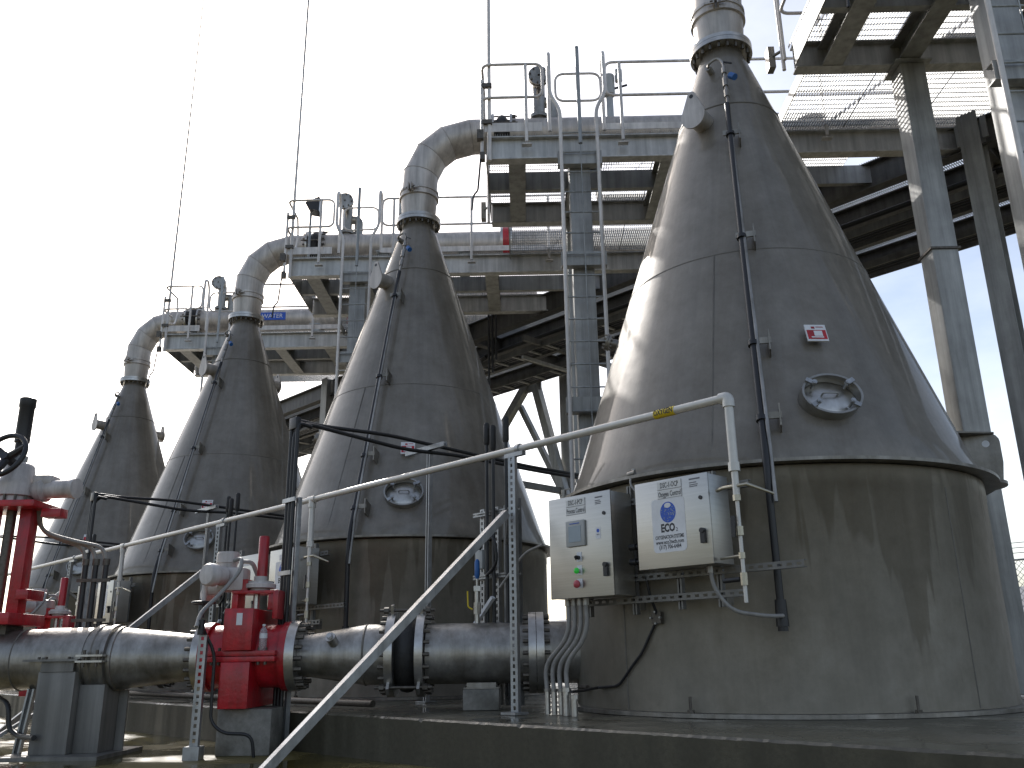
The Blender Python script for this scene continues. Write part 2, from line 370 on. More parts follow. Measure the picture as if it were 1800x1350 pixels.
def copy_tree(o, off, label=None, parent=None, skip=()):
    c = o.copy(); COL.objects.link(c); c.parent = parent
    if parent is None:
        c.location = V(o.location) + V(off)
        if label: c['label'] = label
    for ch in o.children:
        if ch.name.split('.')[0] in skip: continue
        copy_tree(ch, off, None, c, skip)
    return c

_txt = {}
def text(body, size, pos, ex, ey, m, parent, name='lettering', bold=0., align='CENTER', width=None):
    """real letters as thin mesh; ex = reading direction, ey = up of the letters"""
    key = (body, size, bold, align, width)
    cu = bpy.data.curves.new('t', 'FONT'); cu.body = body; cu.size = size; cu.align_x = align; cu.align_y = 'CENTER'; cu.extrude = .0006; cu.offset = bold; cu.resolution_u = 2
    ob = bpy.data.objects.new('t', cu); COL.objects.link(ob); bpy.context.view_layer.update()
    me = bpy.data.meshes.new_from_object(ob.evaluated_get(bpy.context.evaluated_depsgraph_get())); bpy.data.objects.remove(ob); bpy.data.curves.remove(cu)
    ez = ex.cross(ey); xs = [v.co.x for v in me.vertices]; k = width / (max(xs) - min(xs)) if width else 1.
    ro = root_of(parent).location
    for v in me.vertices: v.co = V(pos) + ex * v.co.x * k + ey * v.co.y + ez * v.co.z - ro
    me.materials.clear(); me.materials.append(M[m]); me.name = name
    o2 = bpy.data.objects.new(name, me); COL.objects.link(o2); o2.parent = parent; return o2

D = 5.3087
def off(i): return V((-i * D, 0, 0))
UN = ['the nearest cone', 'the second cone from the right', 'the third cone from the right', 'the leftmost cone']

# ================================================================== THE SETTING
FL = -.33
g = MB(); g.add([(-300, -300, FL), (300, -300, FL), (300, 300, FL), (-300, 300, FL)], [(0, 1, 2, 3)])
setting('ground', g, 'floor')
random.seed(3); g = MB(); N_ = 1100; ev = []
for k in range(N_ + 1):
    xx = -26 + 35 * k / N_; w_ = .012 + .004 * random.random() + (.014 * random.random() if random.random() < .04 else 0)
    ev += [(xx, -2.96, FL - .2), (xx, -2.96, -.004 - w_), (xx, -2.96 + w_, -.004), (xx, 9.5, -.004)]
g.add(ev, [(4 * k, 4 * k + 4, 4 * k + 5, 4 * k + 1) for k in range(N_)])
pl = setting('plinth', g, 'plinthface')
g = MB().add(ev, [(4 * k + 1 + j, 4 * k + 5 + j, 4 * k + 6 + j, 4 * k + 2 + j) for k in range(N_) for j in (0, 1)])
g.add([(9, -2.96, FL - .2), (9, 9.5, FL - .2), (9, 9.5, -.004), (9, -2.96, -.03)], [(0, 1, 2, 3)])
g2 = setting('plinth_top', g, 'plinth', parent=pl)

# ================================================================== CONES
zr, zf, rn, R = 1.7765, 6.66, .2056, 1.80
def rad(z): return R + (rn - R) * (z - zr) / (6.6768 - zr)
def on_cone(az, z, o=0.):
    r = (rad(z) if z > zr else R) + o; return V((r * cos(az), r * sin(az), z))
HA = math.atan((R - rn) / (6.6768 - zr))
def cone_n(az): return V((cos(az) * cos(HA), sin(az) * cos(HA), sin(HA)))

cone = thing('oxygenation_cone', (0, 0, 0), 'largest and nearest grey steel cone, at the right, behind the two stainless control panels', 'tank', 'steel oxygenation cones in a row')
part('skirt', MB().lathe([(R - .02, .03), (R, .03), (R, 1.60), (R + .004, 1.605), (R + .004, 1.745), (R - .02, 1.745)], n=96), 'skirt', cone)
part('base_plate', MB().ring(R - .03, R + .085, 0, .028, n=96), 'trim', cone)
part('rim_ring', MB().ring(R - .05, R + .125, 1.752, 1.7765, n=96), 'trim', cone)
part('cone_shell', MB().lathe([(R + .01, 1.778), (R + .012, 1.80)] + [(rad(1.80 + (zf - 1.80) * k / 24) + .012 * (1 - k / 24), 1.80 + (zf - 1.80) * k / 24) for k in range(1, 25)], n=128), 'cone', cone)
for zz in (3.80, 5.72):
    part('weld_seam', MB().lathe([(rad(zz - .012), zz - .012), (rad(zz) + .011, zz - .004), (rad(zz) + .011, zz + .004), (rad(zz + .012), zz + .012)], n=96), 'weld', cone)
for az0, za, zb in ((-72, 1.8, 3.79), (48, 1.8, 3.79)):
    a_ = radians(az0); part('weld_seam', MB().tube([on_cone(a_, za + (zb - za) * k / 8, .006) for k in range(9)], .009, 5), 'weld', cone)
for az0 in (-14, -100, -172, 75):
    a_ = radians(az0); part('weld_seam', MB().tube([V((R * cos(a_), R * sin(a_), .04)), V((R * cos(a_), R * sin(a_), 1.60))], .006, 5), 'weld', cone)
for k in range(7):
    a_ = radians(-81 + k * 48); c = V(((R + .05) * cos(a_), (R + .05) * sin(a_), 0))
    part('anchor_bolt', MB().cyl(c + Z * .028, c + Z * .05, .026, 6).cyl(c + Z * .05, c + Z * .14, .011, 8), 'bolt', cone)
nf = part('neck_flange', MB().ring(rn - .02, .331, 6.635, 6.682, n=56), 'flange', cone)
part('flange_bolts', MB().bolts((0, 0, 0), Z, .292, 20, .017, 6.575, 6.634), 'bolt', nf, kind='stuff')
# manway: oval neck with recessed cover and dogs
az = radians(-41.5); nv = cone_n(az); e1 = V((-sin(az), cos(az), 0)); e2 = nv.cross(e1); mc = on_cone(az, 2.265)
def oval(rx, ry, t, n=40): return [mc + nv * t + e1 * rx * cos(2 * pi * j / n) + e2 * ry * sin(2 * pi * j / n) for j in range(n)]
def oval_loft(levels, caps=False, n=40):
    m_ = MB(); vs = []
    for rx, ry, t in levels: vs += oval(rx, ry, t, n)
    fs = [(i * n + j, i * n + (j + 1) % n, (i + 1) * n + (j + 1) % n, (i + 1) * n + j) for i in range(len(levels) - 1) for j in range(n)]
    if caps: fs.append(tuple((len(levels) - 1) * n + j for j in range(n)))
    return m_.add(vs, fs)
mw = part('manway', oval_loft([(.232, .182, -.1), (.232, .182, .104), (.234, .184, .110), (.217, .167, .110), (.213, .163, .104), (.213, .163, .0)]), 'manway', cone)
part('manway_cover', oval_loft([(.212, .162, .005), (.21, .16, .018), (.19, .14, .026), (.10, .075, .040), (.02, .015, .044)], True), 'flange', mw)
part('cover_handle', MB().tube(fillet([mc + nv * .03 - e1 * .06 + e2 * .02, mc + nv * .085 - e1 * .06 + e2 * .02, mc + nv * .085 + e1 * .06 + e2 * .02, mc + nv * .03 + e1 * .06 + e2 * .02], .03), .007, 8), 'strut', mw)
for th in (40, 140, 220, 320):
    d_ = e1 * cos(radians(th)) * .215 + e2 * sin(radians(th)) * .168; dn = d_.normalized()
    part('clamp_dog', MB().bar(mc + d_ * 1.12 + nv * .12, mc + d_ * .72 + nv * .118, .035, .018, nv).cyl(mc + d_ * .78 + nv * .05, mc + d_ * .78 + nv * .147, .011, 8).cyl(mc + d_ * .78 + nv * .128, mc + d_ * .78 + nv * .144, .02, 6), 'strut', mw)
# lifting trunnions near the top
for s_ in (1, -1):
    a_ = radians(-84 if s_ > 0 else 96); h = V((cos(a_), sin(a_), 0)); t1 = V((-sin(a_), cos(a_), 0)); zc = 5.52
    tr = part('lifting_trunnion', MB().cyl(h * .38 + Z * zc, h * .79 + Z * zc, .105, 24), 'spool', cone)
    poly = [(.128 * cos(t), .135 * sin(t) - .02) for t in [radians(x) for x in range(160, 381, 10)]] + [(.045 * cos(t), .05 * sin(t) + .205) for t in [radians(x) for x in range(20, 161, 20)]]
    part('trunnion_plate', MB().prism(poly, h * .79 + Z * zc, t1, Z, h * .02), 'spool', tr)
    part('sling_hole', MB().cyl(h * .789 + Z * (zc + .20), h * .8125 + Z * (zc + .20), .022, 12), 'black', tr)
# sample line and its black conduit running down the slope
sa = radians(-59.5)
pl_ = [on_cone(sa, z_, .13 + .0 * z_) for z_ in (5.95, 5.6, 4.9, 3.9, 2.9, 2.1)]
sp = part('sample_line', MB().tube([on_cone(sa + .015, 6.0, .13), on_cone(sa + .015, 5.0, .135), on_cone(sa + .02, 2.0, .15), V((cos(sa + .02), sin(sa + .02), 0)) * 1.98 + Z * 1.45], .016, 10), 'bright', cone)
part('conduit', MB().tube(fillet(pl_[1:] + [V((1.945 * cos(sa), 1.945 * sin(sa), 1.75)), V((1.925 * cos(sa), 1.925 * sin(sa), .66))], .25), .027, 12), 'black', sp)
part('conduit_body', MB().tube([V((1.925 * cos(sa), 1.925 * sin(sa), .78)), V((1.925 * cos(sa), 1.925 * sin(sa), .60))], [.04, .045], 12).tube([V((1.925 * cos(sa), 1.925 * sin(sa), .60)), V((1.925 * cos(sa), 1.925 * sin(sa), .57))], .036, 8), 'black', sp)
part('top_valve', MB().tube(fillet([on_cone(sa - .35, 6.24, -.02), on_cone(sa - .35, 6.26, .13), on_cone(sa - .12, 6.33, .13), on_cone(sa + .01, 6.24, .13), on_cone(sa + .01, 5.95, .13)], .06), .014, 8).cyl(on_cone(sa - .35, 6.24, 0), on_cone(sa - .35, 6.255, .09), .035, 10), 'bright', sp)
part('tube_fitting', MB().cyl(on_cone(sa + .01, 6.14, .13), on_cone(sa + .01, 6.06, .13), .026, 8).cyl(on_cone(sa + .01, 5.98, .13), on_cone(sa + .01, 5.86, .13), .028, 8).cyl(on_cone(sa + .01, 5.80, .13), on_cone(sa + .01, 5.70, .13), .026, 8), 'bright', sp)
part('valve_lever', MB().bar(on_cone(sa + .02, 6.22, .15), on_cone(sa + .16, 6.17, .17), .02, .012), 'black', sp)
part('blue_cap', MB().cyl(on_cone(sa + .11, 6.02, .13), on_cone(sa + .18, 5.97, .15), .035, 12), 'bluep', sp)
for z_ in (5.15, 3.86, 2.75, 2.08):
    h = V((cos(sa), sin(sa), 0)); t1 = V((-sin(sa), cos(sa), 0)); q = on_cone(sa + .05, z_)
    part('pipe_bracket', MB().boxa(q + cone_n(sa) * .06 + t1 * .05, cone_n(sa) * .085, t1 * .006, V((0, 0, 1)) * .085).boxa(q + cone_n(sa) * .13 - t1 * .02, cone_n(sa) * .006, t1 * .085, Z * .025), 'trim', cone)
    part('pipe_clamp', MB().ring(.03, .042, -.02, .02, on_cone(sa, z_ + .02, .13), (on_cone(sa, z_ + .1) - on_cone(sa, z_)).normalized(), 14), 'black', cone)
# name plate on a short stem
a_ = radians(-40.6); h = V((cos(a_), sin(a_), 0)); nv3 = cone_n(a_); t1 = V((-sin(a_), cos(a_), 0)); q = on_cone(a_, 2.84); upn = nv3.cross(t1)
npz = part('name_plate', MB().boxa(q + nv3 * .075, t1 * .085, upn * .082, nv3 * .006), 'label', cone, label='white and red name plate')
part('plate_stem', MB().boxa(q + nv3 * .03, t1 * .03, upn * .02, nv3 * .038), 'trim', npz)
part('red_field', MB().boxa(q + nv3 * .0825 - upn * .018, t1 * .077, upn * .045, nv3 * .001), 'red', npz)
part('white_field', MB().boxa(q + nv3 * .0845 + t1 * .012 - upn * .008, t1 * .034, upn * .026, nv3 * .0006).boxa(q + nv3 * .0845 + t1 * .0 - upn * .045, t1 * .05, upn * .006, nv3 * .0006), 'label', npz)
part('plate_mark', MB().boxa(q + nv3 * .0825 + upn * .052 - t1 * .02, t1 * .014, upn * .010, nv3 * .001).boxa(q + nv3 * .0825 + upn * .058 + t1 * .035, t1 * .03, upn * .003, nv3 * .001), 'red', npz)
# lifting lug at the rim, right side
a_ = radians(23); h = V((cos(a_), sin(a_), 0)); t1 = V((-sin(a_), cos(a_), 0))
lp = [(1.62, 1.7767), (1.96, 1.7767), (1.985, 1.95), (1.985, 2.13)] + [(1.905 + .08 * cos(t), 2.13 + .08 * sin(t)) for t in [radians(x) for x in (20, 45, 70, 90, 115)]] + [(1.70, 2.20), (1.655, 2.20), (1.645, 2.16)]
lg = part('lifting_lug', MB().prism(lp, -t1 * .0125, h, Z, t1 * .025), 'trim', cone)
part('sling_hole', MB().cyl(h * 1.875 + Z * 2.12 - t1 * .0135, h * 1.875 + Z * 2.12 + t1 * .0135, .03, 14), 'label', lg)
part('lug_gusset', MB().prism([(1.66 + .0, -.2), (1.95, -.03), (1.95, .03), (1.66, .2)], Z * 2.20, h, t1, Z * .014), 'trim', lg)
part('rim_tongue', MB().prism([(1.83, -.34)] + [(1.86 + .13 * cos(t), .22 * sin(t)) for t in [radians(x) for x in range(-80, 81, 16)]] + [(1.83, .34)], Z * 1.75, h, t1, Z * .0265), 'trim', lg)
# small drain valve at the left side of the rim
a_ = radians(-140); q = on_cone(a_, 1.86, 0); nv3 = cone_n(a_)
part('drain_valve', MB().cyl(q, q + nv3 * .12, .02, 10).cyl(q + nv3 * .10 - Z * .04, q + nv3 * .10 + Z * .05, .026, 10).bar(q + nv3 * .1 + Z * .05, q + nv3 * .1 + Z * .05 + V((.09, 0, 0)), .012, .012), 'bright', cone)
a_ = radians(-139); q = on_cone(a_, 3.37); nv3 = cone_n(a_)
part('side_nozzle', MB().cyl(q - nv3 * .05, q + nv3 * .08, .05, 20).ring(.02, .085, .08, .10, q, nv3, 24).ring(.02, .085, .105, .125, q, nv3, 24).bolts(q, nv3, .065, 6, .010, .06, .15), 'trim', cone)
cones = [cone]
CL = [None, 'second steel cone from the right, its elbow meeting the middle platform', 'third steel cone from the right, behind the white and red small valves', 'smallest leftmost steel cone against the white sky']
for i in (1, 2, 3): cones.append(copy_tree(cone, off(i), CL[i], skip=('lifting_lug',)))

# ================================================================== OUTLET PIPES
PZ, PR = 8.16, .268
op = thing('outlet_pipe', (0, 0, 6.684), 'pale steel neck pipe rising from the nearest cone out of the top of the picture', 'pipe', 'outlet pipes bending from the cone tops')
part('pipe_flange', MB().ring(.2, .331, 6.686, 6.728, n=56), 'flange', op)
part('reducer', MB().lathe([(.245, 6.728), (.250, 6.76), (.272, 7.06)], n=48), 'spool', op)
ck = part('coupling', MB().lathe([(.272, 7.055), (.296, 7.065), (.296, 7.10), (.283, 7.105), (.283, 7.15), (.296, 7.155), (.296, 7.19), (.272, 7.20)], n=48), 'spool', op)
vd = V((4.17, -7.34, 0)).normalized()
for s_ in (-1, 1):
    tt = Z.cross(vd); part('coupling_ear', MB().boxa(vd * .335 + tt * s_ * .022 + Z * 7.128, vd * .05, tt * .008, Z * .06).boxa(vd * .315 + tt * s_ * .075 + Z * 7.128, vd * .012, tt * .05, Z * .012), 'spool', ck)
part('coupling_bolts', MB().bolts(vd * .34 + Z * 7.128 - Z.cross(vd) * .06, Z.cross(vd), .025, 2, .01, 0, .12), 'bolt', ck, kind='stuff')
cs = [U(0, 0, 7.20), U(.02, 0, 7.50), U(.17, 0, 7.83), U(.43, 0, 8.055), U(.80, 0, PZ), U(1.12, 0, PZ)]
def mitre(pts, r, n=40):
    rings = []
    for i, p_ in enumerate(pts):
        dm = (pts[min(i + 1, len(pts) - 1)] - pts[max(i - 1, 0)])
        if 0 < i < len(pts) - 1: dm = (pts[i] - pts[i - 1]).normalized() + (pts[i + 1] - pts[i]).normalized()
        dm.normalize(); k = 1.
        if 0 < i < len(pts) - 1: k = 1 / max(.7, dm.dot((pts[i + 1] - pts[i]).normalized()))
        e2_ = dm.cross(Q).normalized()
        rings.append([p_ + Q * r * cos(2 * pi * j / n) + e2_ * r * k * sin(2 * pi * j / n) for j in range(n)])
    return rings
rg = mitre(cs, PR)
for i in range(len(cs) - 1):
    n_ = 40; m_ = MB().add(rg[i] + rg[i + 1], [(j, (j + 1) % n_, n_ + (j + 1) % n_, n_ + j) for j in range(n_)])
    part('elbow_segment', m_, 'spool', op)
    if 0 < i: part('mitre_weld', MB().tube(rg[i], .006, 6, closed=True), 'weldl', op)
part('expansion_flange', MB().ring(.25, .345, 1.12, 1.155, (0, 0, PZ), P, 48), 'flange', op); part('expansion_flange', MB().ring(.25, .345, 1.40, 1.435, (0, 0, PZ), P, 48), 'flange', op)
part('expansion_bellows', MB().lathe([(.25, 1.155), (.255, 1.19), (.31, 1.23), (.325, 1.277), (.31, 1.325), (.255, 1.365), (.25, 1.40)], (0, 0, PZ), P, 48), 'rubber', op)
part('tie_rods', MB().bolts((0, 0, PZ), P, .365, 4, .014, 1.05, 1.52, .6).bolts((0, 0, PZ), P, .31, 16, .016, 1.07, 1.12).bolts((0, 0, PZ), P, .31, 16, .016, 1.435, 1.49), 'bolt', op, kind='stuff')
part('pipe_run', MB().lathe([(PR, 1.435), (PR, 4.93)], (0, 0, PZ), P, 48), 'spool', op)
part('valve_body', MB().ring(.2, .36, 4.95, 5.08, (0, 0, PZ), P, 40), 'red', op); part('expansion_flange', MB().ring(.2, .35, 4.90, 4.95, (0, 0, PZ), P, 40), 'flange', op); part('expansion_flange', MB().ring(.2, .35, 5.08, 5.13, (0, 0, PZ), P, 40), 'flange', op)
part('pipe_run', MB().lathe([(PR, 5.13), (PR, 8.6)], (0, 0, PZ), P, 48), 'spool', op)
for a_ in (2.62, 4.2):
    part('pipe_saddle', MB().ubox(a_ - .09, a_ + .09, -.2, .2, 7.452, 7.93).ubox(a_ - .12, a_ + .12, -.3, .3, 7.93, 7.95), 'galv', op)
lb = part('pipe_marker', MB().ubox(2.78, 3.50, -PR - .012, -PR - .006, 8.06, 8.25), 'blue', op)
lt = text('WATER', .15, U(3.19, -PR - .0135, 8.155), P, Z, 'label', lb, width=.50)
OL = [None, 'pale steel elbow pipe from the second cone to the middle platform', 'pale steel elbow pipe from the third cone to its platform', 'small steel elbow pipe from the leftmost cone']
outs = [op] + [copy_tree(op, off(i), OL[i], skip=() if i == 3 else ('pipe_marker',)) for i in (1, 2, 3)]
bpy.data.objects.remove(lt); bpy.data.objects.remove(lb)

# air valve and instrument on each outlet pipe
av = thing('air_valve', U(1.88, 0, PZ + PR), 'flanged air valve on the pipe above the nearest cone platform', 'valve', 'air valves on the outlet pipes')
bz = PZ + PR
part('riser', MB().cyl(U(1.86, 0, bz - .03), U(1.86, 0, bz + .62), .095, 24), 'bright', av)
part('side_flange', MB().ring(.02, .165, 0, .03, U(1.86, -.30, bz + .60), -Q, 28).ring(.02, .165, 0, .03, U(1.86, -.25, bz + .60), -Q, 28), 'bright', av)
part('elbow_body', MB().tube(fillet([U(1.86, 0, bz + .42), U(1.86, 0, bz + .62), U(1.86, -.30, bz + .62)], .16), .10, 20), 'bright', av)
part('flange_bolts', MB().bolts(U(1.86, -.24, bz + .60), -Q, .135, 8, .014, -.03, .12), 'bolt', av, kind='stuff')
part('second_riser', MB().tube(fillet([U(2.08, .05, bz - .03), U(2.08, .05, bz + .36), U(1.9, .05, bz + .36)], .15), .085, 18), 'bright', av)
part('riser_flange', MB().ring(.05, .15, 0, .028, U(1.86, 0, bz + .02), Z, 28).ring(.05, .15, .03, .055, U(1.86, 0, bz + .02), Z, 28), 'bright', av)
AVL = ['flanged steel air valve on the pipe above the middle platform', 'flanged steel air valve on the pipe above the third platform', 'flanged steel air valve on the pipe above the leftmost platform']
for i in (1, 2, 3): copy_tree(av, off(i), AVL[i - 1])
for o in list(av.children): bpy.data.objects.remove(o)
bpy.data.objects.remove(av)

ins = thing('level_transmitter', U(3.0, -.1, bz), 'x', 'instrument', 'instruments on the outlet pipes')
part('stem', MB().cyl(U(2.97, 0, bz - .02), U(2.97, 0, bz + .55), .06, 14), 'galv', ins)
part('head', MB().cyl(U(2.97, -.05, bz + .40), U(2.97, -.05, bz + .75), .09, 16).cyl(U(3.12, -.1, bz + .62), U(3.12, -.1, bz + .82), .06, 12), 'grey_pl', ins)
part('lamp_arm', MB().bar(U(2.97, -.05, bz + .5), U(3.25, -.1, bz + .55), .02, .03), 'black', ins)
ILB = ['grey instrument head behind the railing beside the nearest cone, on the middle platform', 'dark instrument head left of the second cone neck on the third platform']
ins2 = copy_tree(ins, off(1), ILB[0]); copy_tree(ins, off(2), ILB[1])
for o in list(ins.children): bpy.data.objects.remove(o)
bpy.data.objects.remove(ins)

# ================================================================== PLATFORMS
DT = 7.45
pf = thing('access_platform', U(1.1, -1.1, 0), 'high platform at the top right corner, its underside beams seen from below', 'platform', 'steel access platforms')
GH = .36
part('girder', MB().ibeam(U(1.08, -1.08, 7.412), U(7.70, -1.08, 7.412), GH, .16), 'girder', pf)
part('girder', MB().ibeam(U(1.08, .80, 7.412), U(5.82, .80, 7.412), GH, .16), 'girder', pf)
part('stringer', MB().bar(U(1.08, -.16, 7.255), U(6.80, -.16, 7.255), .09, .30), 'galvb', pf)
part('end_channel', MB().ubox(1.065, 1.08, -1.0, .72, 7.08, 7.41), 'galvb', pf)
for a_ in (1.50, 2.37, 3.64, 4.75):
    part('cross_beam', MB().ibeam(U(a_, -1.07, 7.36), U(a_, .79, 7.36), .30, .24, .02, .02), 'galvb', pf)
part('column', MB().ubox(2.215, 2.505, -1.225, -.935, 0.02, 7.03), 'galvb', pf, bevel=.02); part('column', MB().ubox(2.265, 2.555, .66, .95, 0.02, 7.03), 'galvb', pf, bevel=.02)
part('cap_plate', MB().ubox(2.13, 2.59, -1.28, -.88, 7.03, 7.05), 'galvb', pf); part('cap_plate', MB().ubox(2.2, 2.62, .6, 1.0, 7.03, 7.05), 'galvb', pf)
for cz_ in (4.62, 2.2): part('column_splice', MB().ubox(2.245, 2.575, .64, .97, cz_, cz_ + .025), 'bolt', pf)
for cz_ in (6.93, 5.42, 3.42, 1.4):
    part('ladder_bracket', MB().ubox(2.06, 2.66, -1.36, -1.345, cz_ - .1, cz_ + .1).ubox(2.06, 2.66, -1.345, -1.235, cz_ + .085, cz_ + .1).ubox(2.06, 2.66, -1.345, -1.235, cz_ - .1, cz_ - .085), 'galvb', pf)
def grating(a0, a1, b0, b1, clip=None):
    """bearing bars along Q and cross rods along P, real bars"""
    m_ = MB(); n_ = int((a1 - a0) / .034)
    for k in range(n_ + 1):
        a_ = a0 + (a1 - a0) * k / n_; bb = b1 if clip is None else min(b1, clip - a_)
        if bb > b0 + .05: m_.ubox(a_ - .0025, a_ + .0025, b0, bb, DT - .034, DT)
    k = b0 + .05
    while k < b1:
        aa = a1 if clip is None else min(a1, clip - k)
        if aa > a0 + .05: m_.ubox(a0, aa, k - .004, k + .004, DT - .012, DT - .004)
        k += .1
    return m_
edges = [(1.06, 1.62), (1.63, 2.55), (2.56, 3.5), (3.51, 4.5), (4.51, 5.6), (5.61, 6.4)]
for a0, a1 in edges: part('grating_panel', grating(a0, a1, -1.16, .86, 6.5), 'grate', pf, smooth=0, kind='stuff')
for a0, a1 in ((1.36, 2.3), (2.31, 3.3), (3.31, 4.3), (4.31, 5.6)): part('grating_panel', grating(a0, a1, .90, 2.58, 6.5), 'grate', pf, smooth=0, kind='stuff')
part('edge_angle', MB().ubox(1.335, 1.35, .9, 2.6, 7.3, 7.46), 'galvb', pf)
part('toe_plate', MB().ubox(1.05, 1.86, -1.20, -1.19, 7.46, 7.60), 'rail', pf); part('toe_plate', MB().ubox(2.8, 5.6, .88, .89, 7.46, 7.60), 'rail', pf)
part('toe_plate', MB().ubox(2.76, 6.4, -1.20, -1.19, 7.46, 7.56), 'rail', pf)
rb = -1.25
def rloop(pts, name='guard_rail', r=.021, closed=False): part(name, MB().tube(fillet(pts, .13, 6, closed), r, 10, closed=closed), 'rail', pf)
rloop([U(1.02, -.55, 8.53), U(1.02, rb, 8.53), U(1.88, rb, 8.53), U(1.88, rb, 7.98), U(1.02, rb, 7.98), U(1.02, -.75, 7.98)])
rloop([U(1.02, -.55, 8.53), U(1.02, -.45, 8.2), U(1.02, -.55, 7.88), U(1.02, -.85, 7.80)])
rloop([U(6.3, rb, 8.53), U(2.77, rb, 8.53), U(2.77, rb, 7.98), U(6.3, rb, 7.98)])
rloop([U(1.02, .45, 8.53), U(1.02, .92, 8.53), U(5.5, .92, 8.53)]); rloop([U(1.02, .45, 7.98), U(1.02, .92, 7.98), U(5.5, .92, 7.98)])
for a_ in (1.64, 2.98, 4.4, 5.8): part('rail_post', MB().cyl(U(a_, rb, 7.26), U(a_, rb, 8.53), .024, 10).ubox(a_ - .07, a_ + .07, rb - .01, rb + .08, 7.22, 7.235), 'rail', pf)
part('rail_post', MB().cyl(U(1.02, rb + .04, 7.06), U(1.02, rb + .04, 8.3), .024, 10), 'rail', pf)
for a_ in (1.5, 2.8, 4.1): part('rail_post', MB().cyl(U(a_, .92, 7.30), U(a_, .92, 8.53), .022, 8), 'rail', pf)
part('rail_post', MB().cyl(U(1.02, .92, 7.30), U(1.02, .92, 8.4), .022, 8), 'rail', pf)
part('swing_gate', MB().tube(fillet([U(2.06, rb, 8.35), U(2.70, rb, 8.35), U(2.70, rb, 7.90), U(2.06, rb, 7.90)], .14, 6, True), .018, 8, closed=True), 'rail', pf)
jb = part('junction_box', MB().ubox(.95, 1.04, -1.30, -1.2, 7.30, 7.44), 'bolt', pf)
part('junction_box', MB().ubox(.99, 1.06, -1.29, -1.19, 6.98, 7.09), 'bolt', pf)
part('cable_tail', MB().tube(fillet([U(1.0, -1.26, 7.0), U(.96, -1.26, 6.5), U(.9, -1.28, 6.42), U(.88, -1.28, 6.2)], .08), .014, 8), 'black', jb)
part('corner_lamp', MB().ubox(.89, .97, 1.1, 1.24, 7.34, 7.64).cyl(U(.95, 1.1, 7.5), U(1.05, .98, 7.5), .02, 10), 'pedgrey', pf)
part('corner_post', MB().cyl(U(1.02, .98, 7.2), U(1.02, .98, 8.5), .024, 10), 'rail', pf)
PLB = ['middle high platform with two ladder rails, left of the nearest cone', 'third high platform behind the neck of the second cone', 'leftmost and lowest looking platform behind the neck of the third cone']
for i in (1, 2, 3): copy_tree(pf, off(i), PLB[i - 1], skip=() if i < 3 else ())

# ladders
ld = thing('ladder', U(2.35, -1.4, 0), 'bare steel ladder in front of the bright column at the right edge', 'ladder', 'fixed ladders up to the platforms')
for s_ in (-1, 1):
    ac = 2.355; part('side_rail', MB().tube(fillet([U(ac + s_ * .25, -1.4, 0), U(ac + s_ * .25, -1.4, 7.66), U(ac + s_ * .385, -1.4, 7.92), U(ac + s_ * .385, -1.4, 8.60), U(ac + s_ * .385, -1.25, 8.66), U(ac + s_ * .385, -1.12, 8.5), U(ac + s_ * .385, -1.12, 7.5)], .1), .026, 10), 'rail', ld)
for k in range(24): part('rung', MB().cyl(U(2.11, -1.4, .28 + k * .3048), U(2.60, -1.4, .28 + k * .3048), .011, 8), 'galv', ld)
part('fall_cable', MB().cyl(U(2.37, -1.43, .4), U(2.37, -1.43, 7.7), .007, 6), 'galv', ld)
part('fall_post', MB().cyl(U(2.37, -1.43, 7.1), U(2.37, -1.43, 8.66), .028, 10), 'galv', ld)
LLB = ['steel ladder in front of the tall column left of the nearest cone', 'steel ladder left of the neck of the second cone', 'steel ladder left of the neck of the third cone']
for i in (1, 2, 3): copy_tree(ld, off(i), LLB[i - 1])

# lightning rods
for i, lab in ((1, 'tall thin mast at the tip of the middle platform'), (2, 'tall thin mast at the tip of the third platform'), (3, 'faint tall mast at the tip of the leftmost platform')):
    t = thing('lightning_mast', off(i) + U(1.12, -1.2, 7.2), lab, 'mast', 'thin masts on the platform tips')
    part('pole', MB().tube([off(i) + U(1.12, -1.2, 7.0), off(i) + U(1.12, -1.2, 9.0), off(i) + U(1.14, -1.2, 16.5)], [.03, .026, .016], 8), 'rail', t)
    for zz in (7.6, 8.2): part('pole_clamp', MB().boxa(off(i) + U(1.09, -1.22, zz), P * .07, Q * .03, Z * .03), 'bolt', t)
o2_ = off(2)
fl = thing('floodlight', o2_ + U(1.3, -.6, 7.45), 'black floodlight on a short post behind the railing of the third platform', 'lamp')
part('post', MB().cyl(o2_ + U(1.28, -.6, 7.45), o2_ + U(1.28, -.6, 8.62), .025, 10), 'galv', fl)
part('lamp_head', MB().prism([(-.14, .02), (.13, .14), (.12, -.16), (-.06, -.12)], o2_ + U(1.33, -.75, 8.75), P, Z, Q * .28), 'black', fl)
part('visor_glass', MB().prism([(.135, .13), (.145, .13), (.135, -.15), (.125, -.15)], o2_ + U(1.33, -.73, 8.75), P, Z, Q * .24), 'screen', fl)
lp_ = thing('area_lamp', o2_ + U(3.3, .6, 7.45) + off(1), 'small dark lamp on a post right of the neck of the third cone', 'lamp')
b_ = off(3) + U(3.05, -1.2, 0)
part('post', MB().cyl(b_ + Z * 7.46, b_ + Z * 9.0, .022, 8), 'galv', lp_); part('lamp_head', MB().cyl(b_ + Z * 8.98, b_ + Z * 9.2, .085, 14, .05).bar(b_ + Z * 8.98, b_ + Z * 8.98 + P * -.2, .02, .02), 'black', lp_)

